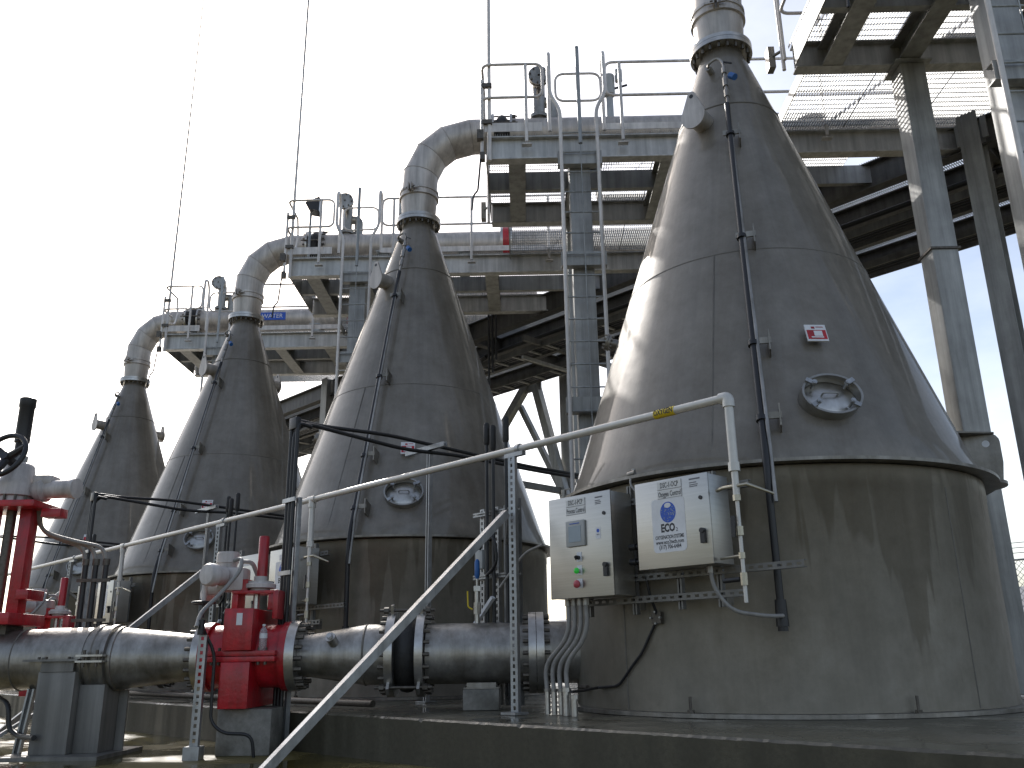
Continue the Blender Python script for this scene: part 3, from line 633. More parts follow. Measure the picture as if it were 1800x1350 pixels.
# ================================================================== RACK WALKWAY BEHIND
rk = thing('rack_walkway', (0, 6, 0), 'dark steel walkway frame running behind the cones, seen from below', 'walkway')
X0, X1 = -24., 7.5
part('rack_girder', MB().ibeam((X0, 4.66, 7.41), (X1, 4.66, 7.41), .42, .2), 'dark', rk)
part('rack_girder', MB().ibeam((X0, 5.72, 7.38), (X1, 5.72, 7.38), .34, .18), 'dark', rk)
part('rack_girder', MB().ibeam((X0, 6.62, 7.38), (X1, 6.62, 7.38), .30, .16), 'dark', rk)
part('rack_girder', MB().ibeam((X0, 7.62, 7.41), (X1, 7.62, 7.41), .46, .2), 'dark', rk)
xs = [1.1 - D * k for k in range(-1, 5)]
for xx in xs:
    part('rack_beam', MB().ibeam((xx, 4.72, 7.37), (xx, 7.56, 7.37), .30, .16), 'dark', rk)
    part('rack_column', MB().box(xx - .012, xx + .012, 4.40, 4.62, .02, 7.44).box(xx - .13, xx + .13, 4.385, 4.40, .02, 7.44).box(xx - .13, xx + .13, 4.62, 4.635, .02, 7.44), 'galvb', rk)
    part('rack_column', MB().box(xx - .13, xx + .13, 7.75, 7.99, .02, 7.3), 'galvb', rk, bevel=.015)
    for s_ in (-1, 1): part('splice_plate', MB().box(xx + s_ * .165 - .035, xx + s_ * .165 + .035, 4.5, 4.54, 7.05, 7.38), 'galvb', rk)
    part('knee_brace', MB().bar((xx, 4.75, 6.5), (xx, 5.5, 7.05), .09, .09), 'dark', rk)
for k in (3, 4):
    xm = xs[k] - .95
    part('diagonal_brace', MB().bar((xm + .14, 7.62, 6.94), (xm + 2.2, 7.62, .1), .20, .17, Y), 'galvb', rk)
    part('diagonal_brace', MB().bar((xm - .14, 7.62, 6.94), (xm - 4.2, 7.62, 2.75), .20, .17, Y), 'galvb', rk)
    part('diagonal_brace', MB().bar((xm - .55, 7.78, 6.5), (xm + 2.6, 7.78, 1.0), .13, .12, Y), 'galvb', rk)
    part('gusset', MB().box(xm - .35, xm + .35, 7.60, 7.64, 6.72, 6.94), 'galvb', rk)
    part('rack_tie', MB().bar((xs[k], 4.5, 4.1), (xs[k] - .0, 7.8, 4.1), .1, .14), 'dark', rk)
m_ = []
def rgrate(x0, x1, y0, y1):
    m_ = MB(); n_ = int((x1 - x0) / .034)
    for k in range(n_ + 1):
        xx = x0 + (x1 - x0) * k / n_; m_.box(xx - .0025, xx + .0025, y0, y1, DT - .034, DT)
    yy = y0 + .05
    while yy < y1: m_.box(x0, x1, yy - .004, yy + .004, DT - .012, DT - .004); yy += .1
    return m_
k = X0
while k < X1:
    for y0, y1 in ((4.60, 6.14), (6.15, 7.70)): part('grating_panel', rgrate(k, min(k + 1.99, X1), y0, y1), 'grate', rk, smooth=0, kind='stuff')
    k += 2.0
for y0, z0 in ((5.0, 6.52), (6.15, 6.46)):
    for yy in (y0, y0 + .42): part('tray_side', MB().box(X0, X1, yy - .012, yy + .012, z0, z0 + .12), 'dark', rk)
    for k in range(0, 63): part('tray_rung', MB().box(X0 + .5 * k, X0 + .5 * k + .05, y0 + .013, y0 + .407, z0 + .01, z0 + .04), 'galvb', rk) if -14 < X0 + .5 * k < -4 else None
    for k in range(4): part('tray_cable', MB().cyl((X0, y0 + .06 + .09 * k, z0 + .066), (X1, y0 + .06 + .09 * k, z0 + .066), .024, 8), 'black', rk)
for xx in xs: part('tray_hanger', MB().box(xx + 1.4, xx + 1.46, 4.95, 6.65, 6.38, 6.45), 'galvb', rk)
part('pipe_hanger', MB().bar((-7.6, 4.5, 6.6), (-7.6, 7.6, 6.6), .08, .12), 'dark', rk)
for k in range(3): part('cable_drop', MB().cyl((-8.47 + .11 * k, 4.35, 5.75 + .25 * k), (-8.47 + .11 * k, 4.35, 7.95), .022, 8), 'black', rk)
for yy, zz in ((5.2, 6.85), (6.9, 6.8)): part('service_pipe', MB().cyl((X0, yy, zz), (X1, yy, zz), .045, 12), 'black', rk)

# ================================================================== OXYGEN LINE
ox = thing('oxygen_pipe', (1.04, -2.2, .7), 'long thin white oxygen pipe with a yellow band crossing in front of the cones', 'pipe')
OY, OZ = -2.2, 2.12
part('main_run', MB().tube([(1.04, OY, OZ), (-18.5, OY, OZ)], .031, 14), 'white', ox)
part('end_elbow', MB().tube(fillet([(.98, OY, OZ), (1.04, OY, OZ), (1.04, OY, OZ - .07)], .04), .042, 14), 'white', ox)
mk = part('pipe_marker', MB().tube([(.42, OY, OZ), (.60, OY, OZ)], .0335, 16), 'yellow', ox)
text('OXYGEN', .058, (.51, OY - .0345, OZ + .002), X, Z, 'ink', mk, width=.165, bold=.001)
for i in range(4):
    xo = 1.04 - i * D
    if i: part('tee', MB().cyl((xo - .07, OY, OZ), (xo + .07, OY, OZ), .042, 14).cyl((xo, OY, OZ), (xo, OY, OZ - .09), .042, 14), 'white', ox)
    dr = part('drop_pipe', MB().cyl((xo, OY, OZ - .05), (xo, OY, 1.66), .032, 14).cyl((xo, OY, 1.66), (xo, OY, 1.60), .040, 8).cyl((xo, OY, 1.60), (xo, OY, 1.44), .024, 12).cyl((xo, OY, 1.44), (xo, OY, .74), .0135, 10), 'white' if i else 'white', ox)
    for z0_, z1_, r_ in ((1.44, 1.40, .028), (1.23, 1.17, .026), (1.06, 1.02, .022), (.93, .85, .024)): part('union', MB().cyl((xo, OY, z0_), (xo, OY, z1_), r_, 8), 'brass', dr)
    part('branch_line', MB().tube([(xo - .18, OY + .05, 1.50), (xo - .1, OY - .0, 1.50), (xo + .09, OY - .01, 1.50), (xo + .22, OY + .1, 1.43)], [.014, .014, .013, .009], 10), 'brass', dr)
    part('branch_line', MB().cyl((xo - .2, OY + .06, 1.04), (xo, OY, 1.04), .010, 8), 'brass', dr)
    part('valve_lever', MB().bar((xo - .025, OY - .03, 1.30), (xo - .03, OY - .03, 1.16), .012, .03), 'black', dr); part('valve_lever', MB().cyl((xo - .03, OY, .89), (xo - .15, OY - .01, .885), .016, 10), 'black', dr)

# ================================================================== CONTROL PANELS
def panel(x0, x1, z0, z1, name, label, group='stainless control panels', dep=.26, yf=-2.2):
    t = thing(name, ((x0 + x1) / 2, yf + dep, z0), label, 'control panel', group)
    part('cabinet', MB().box(x0 + .004, x1 - .004, yf + .02, yf + dep, z0 + .004, z1 - .004), 'box', t, bevel=.006)
    dr = part('door', MB().box(x0, x1, yf, yf + .018, z0, z1), 'box', t, bevel=.004)
    part('door_latch', MB().box(x1 - .075, x1 - .04, yf - .028, yf - .001, z0 + .14, z0 + .215).cyl((x1 - .058, yf - .001, z0 + .225), (x1 - .058, yf - .035, z0 + .225), .018, 12), 'black', dr)
    part('lock', MB().cyl((x1 - .065, yf, z1 - .17), (x1 - .065, yf - .008, z1 - .17), .014, 14), 'ink', dr)
    return t, dr, yf
pc, pd, yf = panel(-.69, -.05, .85, 1.632, 'control_panel', 'stainless process control panel with screen and buttons beside the nearest cone')
def tag2(t_, xc, zc, l1, l2, w=.20):
    for zz, s_ in ((zc + .032, l1), (zc - .032, l2)):
        b_ = part('tag_plate', MB().box(xc - w / 2, xc + w / 2, yf - .003, yf - .0005, zz - .029, zz + .029), 'tagm', t_)
        part('tag_shadow_edge', MB().box(xc - w / 2, xc + w / 2, yf - .0036, yf - .003, zz - .029, zz - .027).box(xc + w / 2 - .002, xc + w / 2, yf - .0036, yf - .003, zz - .027, zz + .029), 'inkgrey', b_)  # shadow edge drawn as dark strips below and right of the plate
        if s_: text(s_, .054, (xc, yf - .0036, zz), X, Z, 'ink', b_, width=w * (.74 if zz > zc else .92), bold=.0002)
tag2(pd, -.40, 1.545, 'DSC-1-PCP', 'Process Control')
for k, (zz, w_) in enumerate(((1.59, .075), (1.565, .05), (1.552, .06), (1.54, .055))):
    part('maker_print', MB().box(-.20, -.20 + w_, yf - .0018, yf - .0005, zz - (.005 if k == 0 else .003), zz + (.005 if k == 0 else .003)), 'inkgrey', pd)
hm = part('touch_screen', MB().box(-.495, -.305, yf - .022, yf - .0005, 1.235, 1.435), 'grey_pl', pd, bevel=.008)
part('screen', MB().box(-.463, -.337, yf - .0245, yf - .0225, 1.268, 1.392), 'screen', hm); part('screen_brand_line', MB().box(-.45, -.35, yf - .0245, yf - .0225, 1.408, 1.414), 'blue', hm)
for zz, mt, nm in ((1.155, 'black', 'selector_switch'), (1.055, 'green', 'pilot_lamp'), (.955, 'rose', 'stop_button')):
    part('legend_plate', MB().box(-.405, -.355, yf - .003, yf - .0005, zz - .036, zz + .036), 'label', pd)
    b_ = part(nm, MB().cyl((-.383, yf - .003, zz - .006), (-.383, yf - .03, zz - .006), .016 if mt != 'rose' else .014, 14), 'black' if mt == 'black' else 'grey_pl', pd)
    if mt == 'black': part('knob', MB().bar((-.383, yf - .03, zz - .02), (-.383, yf - .045, zz + .004), .012, .02), 'black', b_)
    elif mt == 'green': part('lens', MB().lathe([(.023, 0), (.022, .012), (.012, .02), (0.0, .022)], (-.383, yf - .03, zz - .006), -Y, 16), 'green', b_)
    else: part('button_cap', MB().lathe([(.029, 0), (.030, .012), (.02, .022), (0.0, .025)], (-.383, yf - .03, zz - .006), -Y, 18), 'rose', b_)
st_ = part('small_sticker', MB().box(-.205, -.155, yf - .0018, yf - .0005, 1.275, 1.36), 'label', pd); part('sticker_dot', MB().cyl((-.18, yf - .0018, 1.335), (-.18, yf - .0026, 1.335), .014, 16), 'blue', st_); text('ECO', .013, (-.18, yf - .0026, 1.305), X, Z, 'ink', st_)
oc, od, yf = panel(.19, .82, 1.008, 1.632, 'control_panel', 'stainless oxygen control panel with a large white and blue logo sticker beside the nearest cone')
tag2(od, .50, 1.555, 'DSC-1-OCP', 'Oxygen Control', .21)
for k, (zz, w_) in enumerate(((1.60, .09), (1.575, .06), (1.56, .07), (1.548, .065))):
    part('maker_print', MB().box(.67, .67 + w_, yf - .0018, yf - .0005, zz - (.005 if k == 0 else .003), zz + (.005 if k == 0 else .003)), 'inkgrey', od)
def logo(par, xc, z0, z1, w, full=True):
    rr = .03; pts = []
    for cx_, cz_, a0 in ((xc + w / 2 - rr, z1 - rr, 0), (xc - w / 2 + rr, z1 - rr, 90), (xc - w / 2 + rr, z0 + rr, 180), (xc + w / 2 - rr, z0 + rr, 270)):
        pts += [(cx_ + rr * cos(radians(a0 + q_)), cz_ + rr * sin(radians(a0 + q_))) for q_ in (0, 30, 60, 90)]
    s_ = part('logo_sticker', MB().prism(pts, V((0, yf - .0005, 0)), X, Z, Y * -.0012), 'label', par)
    h = z1 - z0; cz_ = z0 + h * .735; rx, rz = w * .235, h * .195
    part('logo_globe', MB().prism([(xc + rx * cos(2 * pi * j / 32), cz_ + rz * sin(2 * pi * j / 32)) for j in range(32)], V((0, yf - .0017, 0)), X, Z, Y * -.0008), 'blue', s_)
    random.seed(5); m_ = MB()
    for _ in range(46 if full else 14):
        t_ = random.uniform(0, 2 * pi); q_ = sqrt(random.random()) * .86; r_ = random.uniform(.0025, .0055)
        x_, z_ = xc + rx * q_ * cos(t_), cz_ + rz * q_ * sin(t_)
        m_.prism([(x_ + r_ * cos(2 * pi * j / 6), z_ + r_ * sin(2 * pi * j / 6)) for j in range(6)], V((0, yf - .0025, 0)), X, Z, Y * -.0004)
    part('logo_bubbles', m_, 'inkgrey' if False else 'screen', s_, kind='stuff')
    part('logo_gleam', MB().prism([(xc + rx * .42 * cos(2 * pi * j / 20), cz_ + rz * .66 + rz * .24 * sin(2 * pi * j / 20)) for j in range(20)], V((0, yf - .0030, 0)), X, Z, Y * -.0004), 'label', s_)
    text('ECO', h * .205, (xc - w * .03, yf - .0018, z0 + h * .44), X, Z, 'ink', s_, bold=.0035, width=w * .42)
    text('2', h * .10, (xc + w * .235, yf - .0018, z0 + h * .395), X, Z, 'ink', s_)
    if full:
        text('OXYGENATION SYSTEMS', .036, (xc, yf - .0018, z0 + h * .275), X, Z, 'ink', s_, width=w * .86, bold=.0008)
        text('www.eco2tech.com', .04, (xc, yf - .0018, z0 + h * .185), X, Z, 'ink', s_, width=w * .84, bold=.0008)
        text('(317) 706-6484', .04, (xc, yf - .0018, z0 + h * .095), X, Z, 'ink', s_, width=w * .66, bold=.0008)
logo(od, .475, 1.115, 1.495, .285)
part('cable_gland', MB().cyl((.19, -2.05, 1.20), (.06, -2.05, 1.20), .016, 10).cyl((.06, -2.05, 1.20), (.0, -2.05, 1.20), .026, 10).cyl((.19, -2.05, 1.09), (.06, -2.05, 1.09), .016, 10).cyl((.06, -2.05, 1.09), (.0, -2.05, 1.09), .026, 10), 'black', oc)
# plain panels of the other cones (no legible tags)
def far_panel(i, x0, x1, z0, z1, label, with_logo):
    ox_ = -i * D; t, d_, _ = panel(x0 + ox_, x1 + ox_, z0, z1, 'control_panel', label)
    xc = (x0 + x1) / 2 + ox_
    part('tag_plate', MB().box(xc - .1, xc + .1, -2.203, -2.2005, z1 - .12, z1 - .06), 'label', d_)
    if with_logo: logo(d_, xc - .03, 1.115, 1.495, .285, False)
far_panel(1, .19, .82, 1.008, 1.632, 'stainless panel with logo sticker partly hidden behind dark conduits beside the second cone', True)
far_panel(1, -.69, -.05, .85, 1.632, 'stainless panel half hidden behind the white and red valve actuator, beside the second cone', False)
far_panel(2, .19, .82, 1.008, 1.632, 'stainless panel behind three dark conduits beside the third cone', True)
far_panel(2, -.69, -.05, .85, 1.632, 'stainless panel behind the small red valve tube beside the third cone', False)

# strut frame the panels hang on
sf = thing('panel_frame', (.2, -1.92, 0), 'slotted strut frame behind the two panels beside the nearest cone', 'frame', 'strut frames behind the panels')
for zz, xa, xb in ((1.565, -.72, .98), (.985, -.72, 1.33), (.825, -.70, .88)):
    part('strut_rail', MB().perf((xa, -1.935, zz), (xb, -1.935, zz), -Y, .041, .04, .07, .5, .45), 'strutd', sf)
for xx, z0, z1 in ((-.56, .72, 1.70), (-.1, .72, 1.70), (.32, .74, 1.70), (.66, .74, 1.70)): part('strut_upright', MB().strut((xx, -1.885, z0), (xx, -1.885, z1), -Y), 'strutd', sf)
for xx in (-.1, .66): part('strut_arm', MB().bar((xx, -1.87, .80), (xx, -1.78, .80), .05, .09), 'trim', sf)
SFL = ['slotted strut frame behind the panels of the second cone', 'slotted strut frame behind the panels of the third cone']
for i in (1, 2): copy_tree(sf, off(i), SFL[i - 1])

# flexible conduits under the process panel, ending in stub pipes on the plinth
fx = thing('flexible_conduits', (-.7, -2.1, 0), 'four grey flexible conduits bending from the left panel down to stub pipes', 'conduits')
for k in range(4):
    xt = -.60 + .062 * k; xb_ = -.85 + .072 * k
    c_ = part('conduit', MB().tube(fillet([(xt, -2.1, .85), (xt + .002, -2.1, .58), (xb_ - .02, -2.1, .36), (xb_, -2.1, .16)], .4, 14), .0175, 10), 'hose', fx)
    part('conduit_nut', MB().cyl((xt, -2.1, .85), (xt, -2.1, .80), .027, 8), 'bright', c_); part('conduit_nut', MB().cyl((xb_, -2.1, .19), (xb_, -2.1, .165), .027, 8), 'bright', c_)
    part('stub_pipe', MB().cyl((xb_, -2.1, .165), (xb_, -2.1, 0), .022, 12), 'flange', c_)
for xx, yy, hh in ((-.60, -2.16, .20), (-.50, -2.18, .15)): part('stub_pipe', MB().cyl((xx, yy, 0), (xx, yy, hh), .025, 12).cyl((xx, yy, hh - .03), (xx, yy, hh), .034, 8), 'flange', fx)
def skp(az, z, o=.02): return V(((R + o) * cos(radians(az)), (R + o) * sin(radians(az)), z))
cb = thing('signal_cable', (0, -1.82, .1), 'thin black cable drooping across the skirt below the panels', 'cable')
part('cable', MB().tube(fillet([V((.04, -1.93, .99)), V((.045, -1.90, .85)), skp(-88.5, .70), skp(-94, .44), skp(-97, .36), skp(-102, .22), skp(-104, .20), skp(-112, .185), V((-.62, -1.95, .17)), V((-.56, -2.14, .17))], .05), .011, 8), 'black', cb)
part('cable_clamp', MB().box(.0, .085, -1.84, -1.805, .65, .735), 'bolt', cb); part('clamp_studs', MB().bolts((.0425, -1.845, .6925), -Y, .042, 4, .008, -.01, .012, pi / 4), 'strut', cb, kind='stuff')
part('cable_seal', MB().tube([skp(-117, .18, .04), skp(-121, .182, .06)], .02, 8), 'bolt', cb)
hs = thing('oxygen_hose', (.72, -2.0, .7), 'grey hose curving from the logo panel to the black conduit end', 'hose')
part('hose', MB().tube(fillet([(.70, -2.07, 1.008), (.715, -2.05, .86), (.82, -1.98, .70), (1.0, -1.80, .66), (.955, -1.66, .675)] if False else [(.70, -2.07, 1.01), (.71, -2.06, .86), (.80, -2.0, .70), (.98, -1.82, .665), (1.01, -1.70, .67)], .15, 8), .014, 10), 'hose', hs)
part('hose_nut', MB().cyl((.70, -2.07, 1.008), (.70, -2.07, .96), .022, 8), 'bright', hs)
hc = thing('sensor_valve', (-.05, -1.9, 1.7), 'small chrome sensor on the cone rim above and between the two panels', 'sensor')
part('sensor_body', MB().cyl((-.075, -1.86, 1.765), (-.075, -1.86, 1.84), .016, 10).cyl((-.10, -1.90, 1.79), (-.03, -1.90, 1.80), .02, 10), 'bright', hc)
part('lead', MB().tube(fillet([(-.07, -1.9, 1.78), (-.05, -1.95, 1.70), (.02, -1.95, 1.62)], .06), .008, 8), 'hose', hc)

# ================================================================== PIPE SUPPORT POSTS WITH BRACES
ps = thing('strut_post', (-1.05, -2.265, 0), 'tall slotted strut post left of the panels with a long bright diagonal brace', 'post', 'slotted posts carrying the oxygen pipe')
part('post', MB().perf((-1.05, -2.265, .02), (-1.05, -2.265, 2.05), V((.35, -1, 0)), .055, .05, .052, .55, .36), 'strut', ps)
part('foot_plate', MB().box(-1.13, -.97, -2.34, -2.19, 0, .018), 'strut', ps)
part('arm', MB().bar((-1.16, -2.22, 2.068), (-.94, -2.22, 2.068), .045, .035), 'strut', ps)
part('pipe_clip', MB().ring(.034, .044, -.02, .02, (-1.02, -2.2, 2.12), X, 16), 'strut', ps)
part('brace', MB().strut((-1.05, -2.33, 1.56), (-1.05, -4.52, FL + .01), V((-1, 0, 0)), .06, .05), 'strut', ps)
part('knee', MB().strut((-1.10, -2.25, 1.60), (-1.62, -1.78, 1.42), V((0, -1, .2)), .045, .03), 'strut', ps)
PSL = ['slotted strut post with brace left of the second cone panels', 'slotted strut post with brace at the third cone, behind the small red valve']
for i in (1, 2): copy_tree(ps, off(i), PSL[i - 1])

# ================================================================== CONDUIT RISERS AND OVERHEAD CABLES
cr = thing('conduit_riser', (-3.27, -3.05, FL), 'black conduit riser with overhead cables running back between the nearest two cones', 'conduits', 'dark conduit risers in front of the cones')
for k, dx in enumerate((-.055, 0., .055)):
    top = [(-3.27 + dx, -3.05, FL), (-3.27 + dx, -3.05, 2.70 - .03 * k)]
    if k == 0: top += [(-3.27 + dx, -2.75, 2.68), (-3.3, -1.9, 2.72), (-3.3, -1.3, 2.70), (-3.28, .2, 2.66), (-3.28, 1.6, 2.68)]
    if k == 1: top += [(-3.27 + dx, -2.6, 2.64), (-3.26, -1.7, 2.58), (-3.24, -1.0, 2.62), (-3.2, .3, 2.60), (-3.2, 1.5, 2.62)]
    if k == 2: top += [(-3.27 + dx, -2.9, 2.62)]
    part('conduit', MB().tube(fillet(top, .25 if k < 2 else .06, 8), .021, 10), 'black', cr)
part('riser_strut', MB().strut((-3.16, -3.02, FL), (-3.16, -3.02, 1.9), -Y), 'strut', cr)
for zz in (.55, 1.2, 1.88): part('riser_clamp', MB().box(-3.36, -3.14, -3.085, -3.07, zz - .02, zz + .02), 'strut', cr)
part('conduit_cap', MB().box(-3.335, -3.205, -3.08, -3.02, 2.58, 2.70), 'black', cr, bevel=.01)
CRL = ['black conduit riser with overhead cables reaching the third cone', 'black conduit riser near the leftmost cone']
for i in (1, 2): copy_tree(cr, off(i), CRL[i - 1])
ts = thing('tee_stand', (-3.28, -1.35, 0), 'zinc strut stand with a tee arm in front of the second cone', 'stand', 'tee stands holding up the cables')
part('upright', MB().strut((-3.28, -1.35, 0), (-3.28, -1.35, 2.62), -Y, .05, .05), 'strut', ts)
part('tee_arm', MB().strut((-3.66, -1.38, 2.645), (-2.98, -1.38, 2.645), Z, .05, .05), 'strut', ts)
part('foot_plate', MB().box(-3.36, -3.2, -1.43, -1.27, 0, .012), 'strut', ts)
copy_tree(ts, off(1), 'zinc strut stand with a tee arm in front of the third cone')

# instrument rack between the nearest two cones
ir = thing('instrument_rack', (-1.9, -1.65, 0), 'crowded slotted strut rack with black sleeved tubes left of the nearest cone', 'rack')
for xx, z1 in ((-2.13, 1.80), (-1.93, 1.80), (-1.80, 1.80), (-1.66, 1.85)): part('rack_upright', MB().perf((xx, -1.62, .02), (xx, -1.62, z1), -Y, .05, .045, .055, .55, .42), 'strut', ir)
for zz in (.45, 1.15, 1.74): part('rack_rail', MB().strut((-2.2, -1.66, zz), (-1.58, -1.66, zz), -Y, .04, .03), 'strut', ir)
for xx, z1, z2 in ((-1.97, 2.40, 2.62), (-1.88, 2.33, 2.58), (-1.70, 2.38, 2.63)):
    t_ = part('sleeved_tube', MB().cyl((xx, -1.70, .1), (xx, -1.70, z1 + .1), .018, 10), 'black', ir); part('foam_sleeve', MB().tube([(xx, -1.70, z1), (xx, -1.70, z1 + .02), (xx, -1.70, z2 - .02), (xx, -1.70, z2)], [.024, .032, .032, .02], 12), 'rubber', t_)
part('gauge_box', MB().box(-2.12, -2.02, -1.72, -1.66, 1.22, 1.40), 'grey_pl', ir, bevel=.01)
part('cable_loop', MB().tube(fillet([(-2.05, -1.72, 1.4), (-2.0, -1.75, 1.52), (-1.82, -1.75, 1.5), (-1.8, -1.73, 1.25), (-1.95, -1.73, 1.15)], .1), .014, 8), 'black', ir)
part('rack_brace', MB().bar((-2.2, -1.74, .62), (-1.85, -1.74, .95), .04, .03), 'label', ir)
part('cross_tube', MB().tube(fillet([(-1.75, -1.75, 1.03), (-1.45, -1.72, 1.32), (-1.2, -1.75, 1.36)], .1), .012, 8), 'hose', ir)

copy_tree(ir, off(1), 'slotted strut rack with three black tubes between the second and third cones')
copy_tree(ir, off(2), 'distant strut rack with dark tubes beside the leftmost cone')
# ================================================================== INLET PIPE (20 inch) TO THE NEAREST CONE
IZ = .465
def PL(prof, n=40): return MB().lathe(prof, (0, 0, IZ), P, n)
ip = thing('inlet_pipe', U(-4, 0, 0), 'large stainless pipe running along the ground into the nearest cone', 'pipe', 'large pipes into the cones')
part('stub', PL([(.262, -2.09), (.262, -1.74)]), 'bright', ip)
for a0, a1, r_ in ((-2.225, -2.16, .345), (-2.155, -2.09, .345), (-3.20, -3.13, .36), (-3.46, -3.39, .36), (-4.325, -4.245, .30), (-5.14, -5.08, .29)):
    part('pipe_flange', MB().ring(.16, r_, a0, a1, (0, 0, IZ), P, 44), 'flange', ip)
part('flange_bolts', MB().bolts((0, 0, IZ), P, .31, 20, .017, -2.275, -2.04).bolts((0, 0, IZ), P, .325, 20, .017, -3.13, -3.075).bolts((0, 0, IZ), P, .325, 20, .017, -3.515, -3.46).bolts((0, 0, IZ), P, .265, 18, .02, -4.245, -4.18).bolts((0, 0, IZ), P, .255, 18, .018, -5.20, -5.14), 'bolt', ip, kind='stuff')
part('pipe_run', PL([(.258, -3.12), (.258, -2.226)]), 'bright', ip)
part('expander', PL([(.182, -4.243), (.182, -4.16), (.258, -3.66), (.258, -3.462)]), 'bright', ip)
part('reducer', PL([(.262, -5.86), (.275, -5.855), (.275, -5.835), (.262, -5.83), (.195, -5.18), (.195, -5.141)]), 'bright', ip)
part('pipe_run', PL([(.258, -8.6), (.258, -5.862)]), 'bright', ip)
part('wrapper_pad', PL([(.266, -6.52), (.268, -6.51), (.268, -6.10), (.266, -6.09)]), 'bright', ip)
part('weld_seam', PL([(.261, -6.72), (.266, -6.715), (.261, -6.71)]), 'weld', ip); part('weld_seam', PL([(.259, -3.67), (.265, -3.66), (.259, -3.65)]), 'weld', ip)
cpl = part('coupling', PL([(.26, -6.06), (.29, -6.05), (.29, -6.01), (.278, -6.0), (.278, -5.94), (.29, -5.93), (.29, -5.89), (.26, -5.88)]), 'bright', ip)
for zz in (-.02, .02): part('coupling_lug', MB().ubox(-6.09, -5.86, -.36, -.27, IZ + zz * 1.2 - .008, IZ + zz * 1.2 + .008), 'flange', cpl)
part('coupling_bolts', MB().add([], []).cyl(U(-6.03, -.33, IZ - .07), U(-6.03, -.33, IZ + .07), .014, 8).cyl(U(-5.92, -.33, IZ - .07), U(-5.92, -.33, IZ + .07), .014, 8), 'bolt', cpl, kind='stuff')
part('plug', MB().cyl(U(-3.92, -.19, IZ + .10), U(-3.94, -.26, IZ + .15), .045, 12).cyl(U(-3.94, -.26, IZ + .15), U(-3.945, -.29, IZ + .165), .026, 6), 'flange', ip)
part('expansion_bellows', PL([(.27, -3.39), (.275, -3.375), (.315, -3.34), (.325, -3.295), (.315, -3.25), (.275, -3.215), (.27, -3.20)]), 'rubber', ip)
for th in (75, 195, 315):
    e_ = (Q * -cos(radians(th)) + Z * sin(radians(th))) * .385
    part('tie_rod', MB().cyl(U(-3.54, 0, IZ) + e_, U(-3.05, 0, IZ) + e_, .014, 10).cyl(U(-3.5, 0, IZ) + e_, U(-3.46, 0, IZ) + e_, .03, 6).cyl(U(-3.13, 0, IZ) + e_, U(-3.09, 0, IZ) + e_, .03, 6), 'bolt', ip)
    part('tie_lug', MB().boxa(U(-3.425, 0, IZ) + e_ * .97, P * .012, e_.normalized() * .06, e_.cross(P).normalized() * .035).boxa(U(-3.165, 0, IZ) + e_ * .97, P * .012, e_.normalized() * .06, e_.cross(P).normalized() * .035), 'flange', ip)
sv = thing('sample_valve', U(-2.68, 0, IZ + .255), 'blue handled sample valve standing on the large pipe beside the slotted post', 'valve')
part('valve_body', MB().cyl(U(-2.68, 0, .71), U(-2.68, 0, .80), .022, 10).cyl(U(-2.68, 0, .80), U(-2.68, 0, .90), .034, 8).cyl(U(-2.68, 0, .90), U(-2.68, 0, 1.0), .022, 10).ubox(-2.71, -2.65, -.03, .03, 1.0, 1.045).cyl(U(-2.68, 0, 1.045), U(-2.68, 0, 1.13), .012, 8), 'flange', sv)
part('blue_grip', MB().tube([U(-2.68, 0, 1.11), U(-2.68, 0, 1.14), U(-2.68, 0, 1.26), U(-2.68, 0, 1.285)], [.014, .024, .024, .012], 10), 'bluep', sv)
part('yellow_lever', MB().tube(fillet([U(-2.72, -.03, .84), U(-2.76, -.03, .86), U(-2.765, -.03, 1.0)], .02), .007, 6), 'yellow', sv)

# supports
bk = thing('pipe_block', U(-2.635, 0, 0), 'low concrete block under the large pipe right of the black bellows', 'block'); part('block_body', MB().ubox(-2.79, -2.48, -.26, .26, 0, .17), 'block', bk, bevel=.012); part('bearing_plate', MB().ubox(-2.785, -2.485, -.24, .24, .172, .185), 'trim', bk); part('saddle', MB().ubox(-2.76, -2.51, -.22, .22, .185, .222), 'trim', bk)
ped = thing('pipe_pedestal', U(-6.2, 0, FL), 'tall grey steel box pedestal under the large pipe at the left', 'pedestal')
part('box_post', MB().ubox(-6.42, -6.10, -.30, .30, FL + .03, .36), 'pedgrey', ped, bevel=.008)
part('stiffener', MB().ubox(-6.098, -5.88, -.20, .28, FL + .03, .25), 'pedgrey', ped, bevel=.006); part('rib', MB().ubox(-5.878, -5.80, .1, .12, FL + .03, .20), 'pedgrey', ped)
part('top_plate', MB().ubox(-6.55, -6.08, -.34, .34, .445, .463), 'pedgrey', ped); part('saddle_side', MB().ubox(-6.40, -6.12, -.31, -.29, .36, .445), 'pedgrey', ped)
part('plate_bolts', MB().bolts(U(-6.3, -.30, .463), Z, .13, 4, .014, 0, .02), 'bolt', ped, kind='stuff')
part('foot_plate', MB().ubox(-6.62, -5.75, -.48, .42, FL, FL + .03), 'pedgrey', ped)
cp = thing('valve_block', U(-4.6, 0, FL), 'rough concrete block under the red valve', 'block'); part('block_body', MB().ubox(-4.86, -4.40, -.28, .28, FL, .04), 'block', cp, bevel=.015)

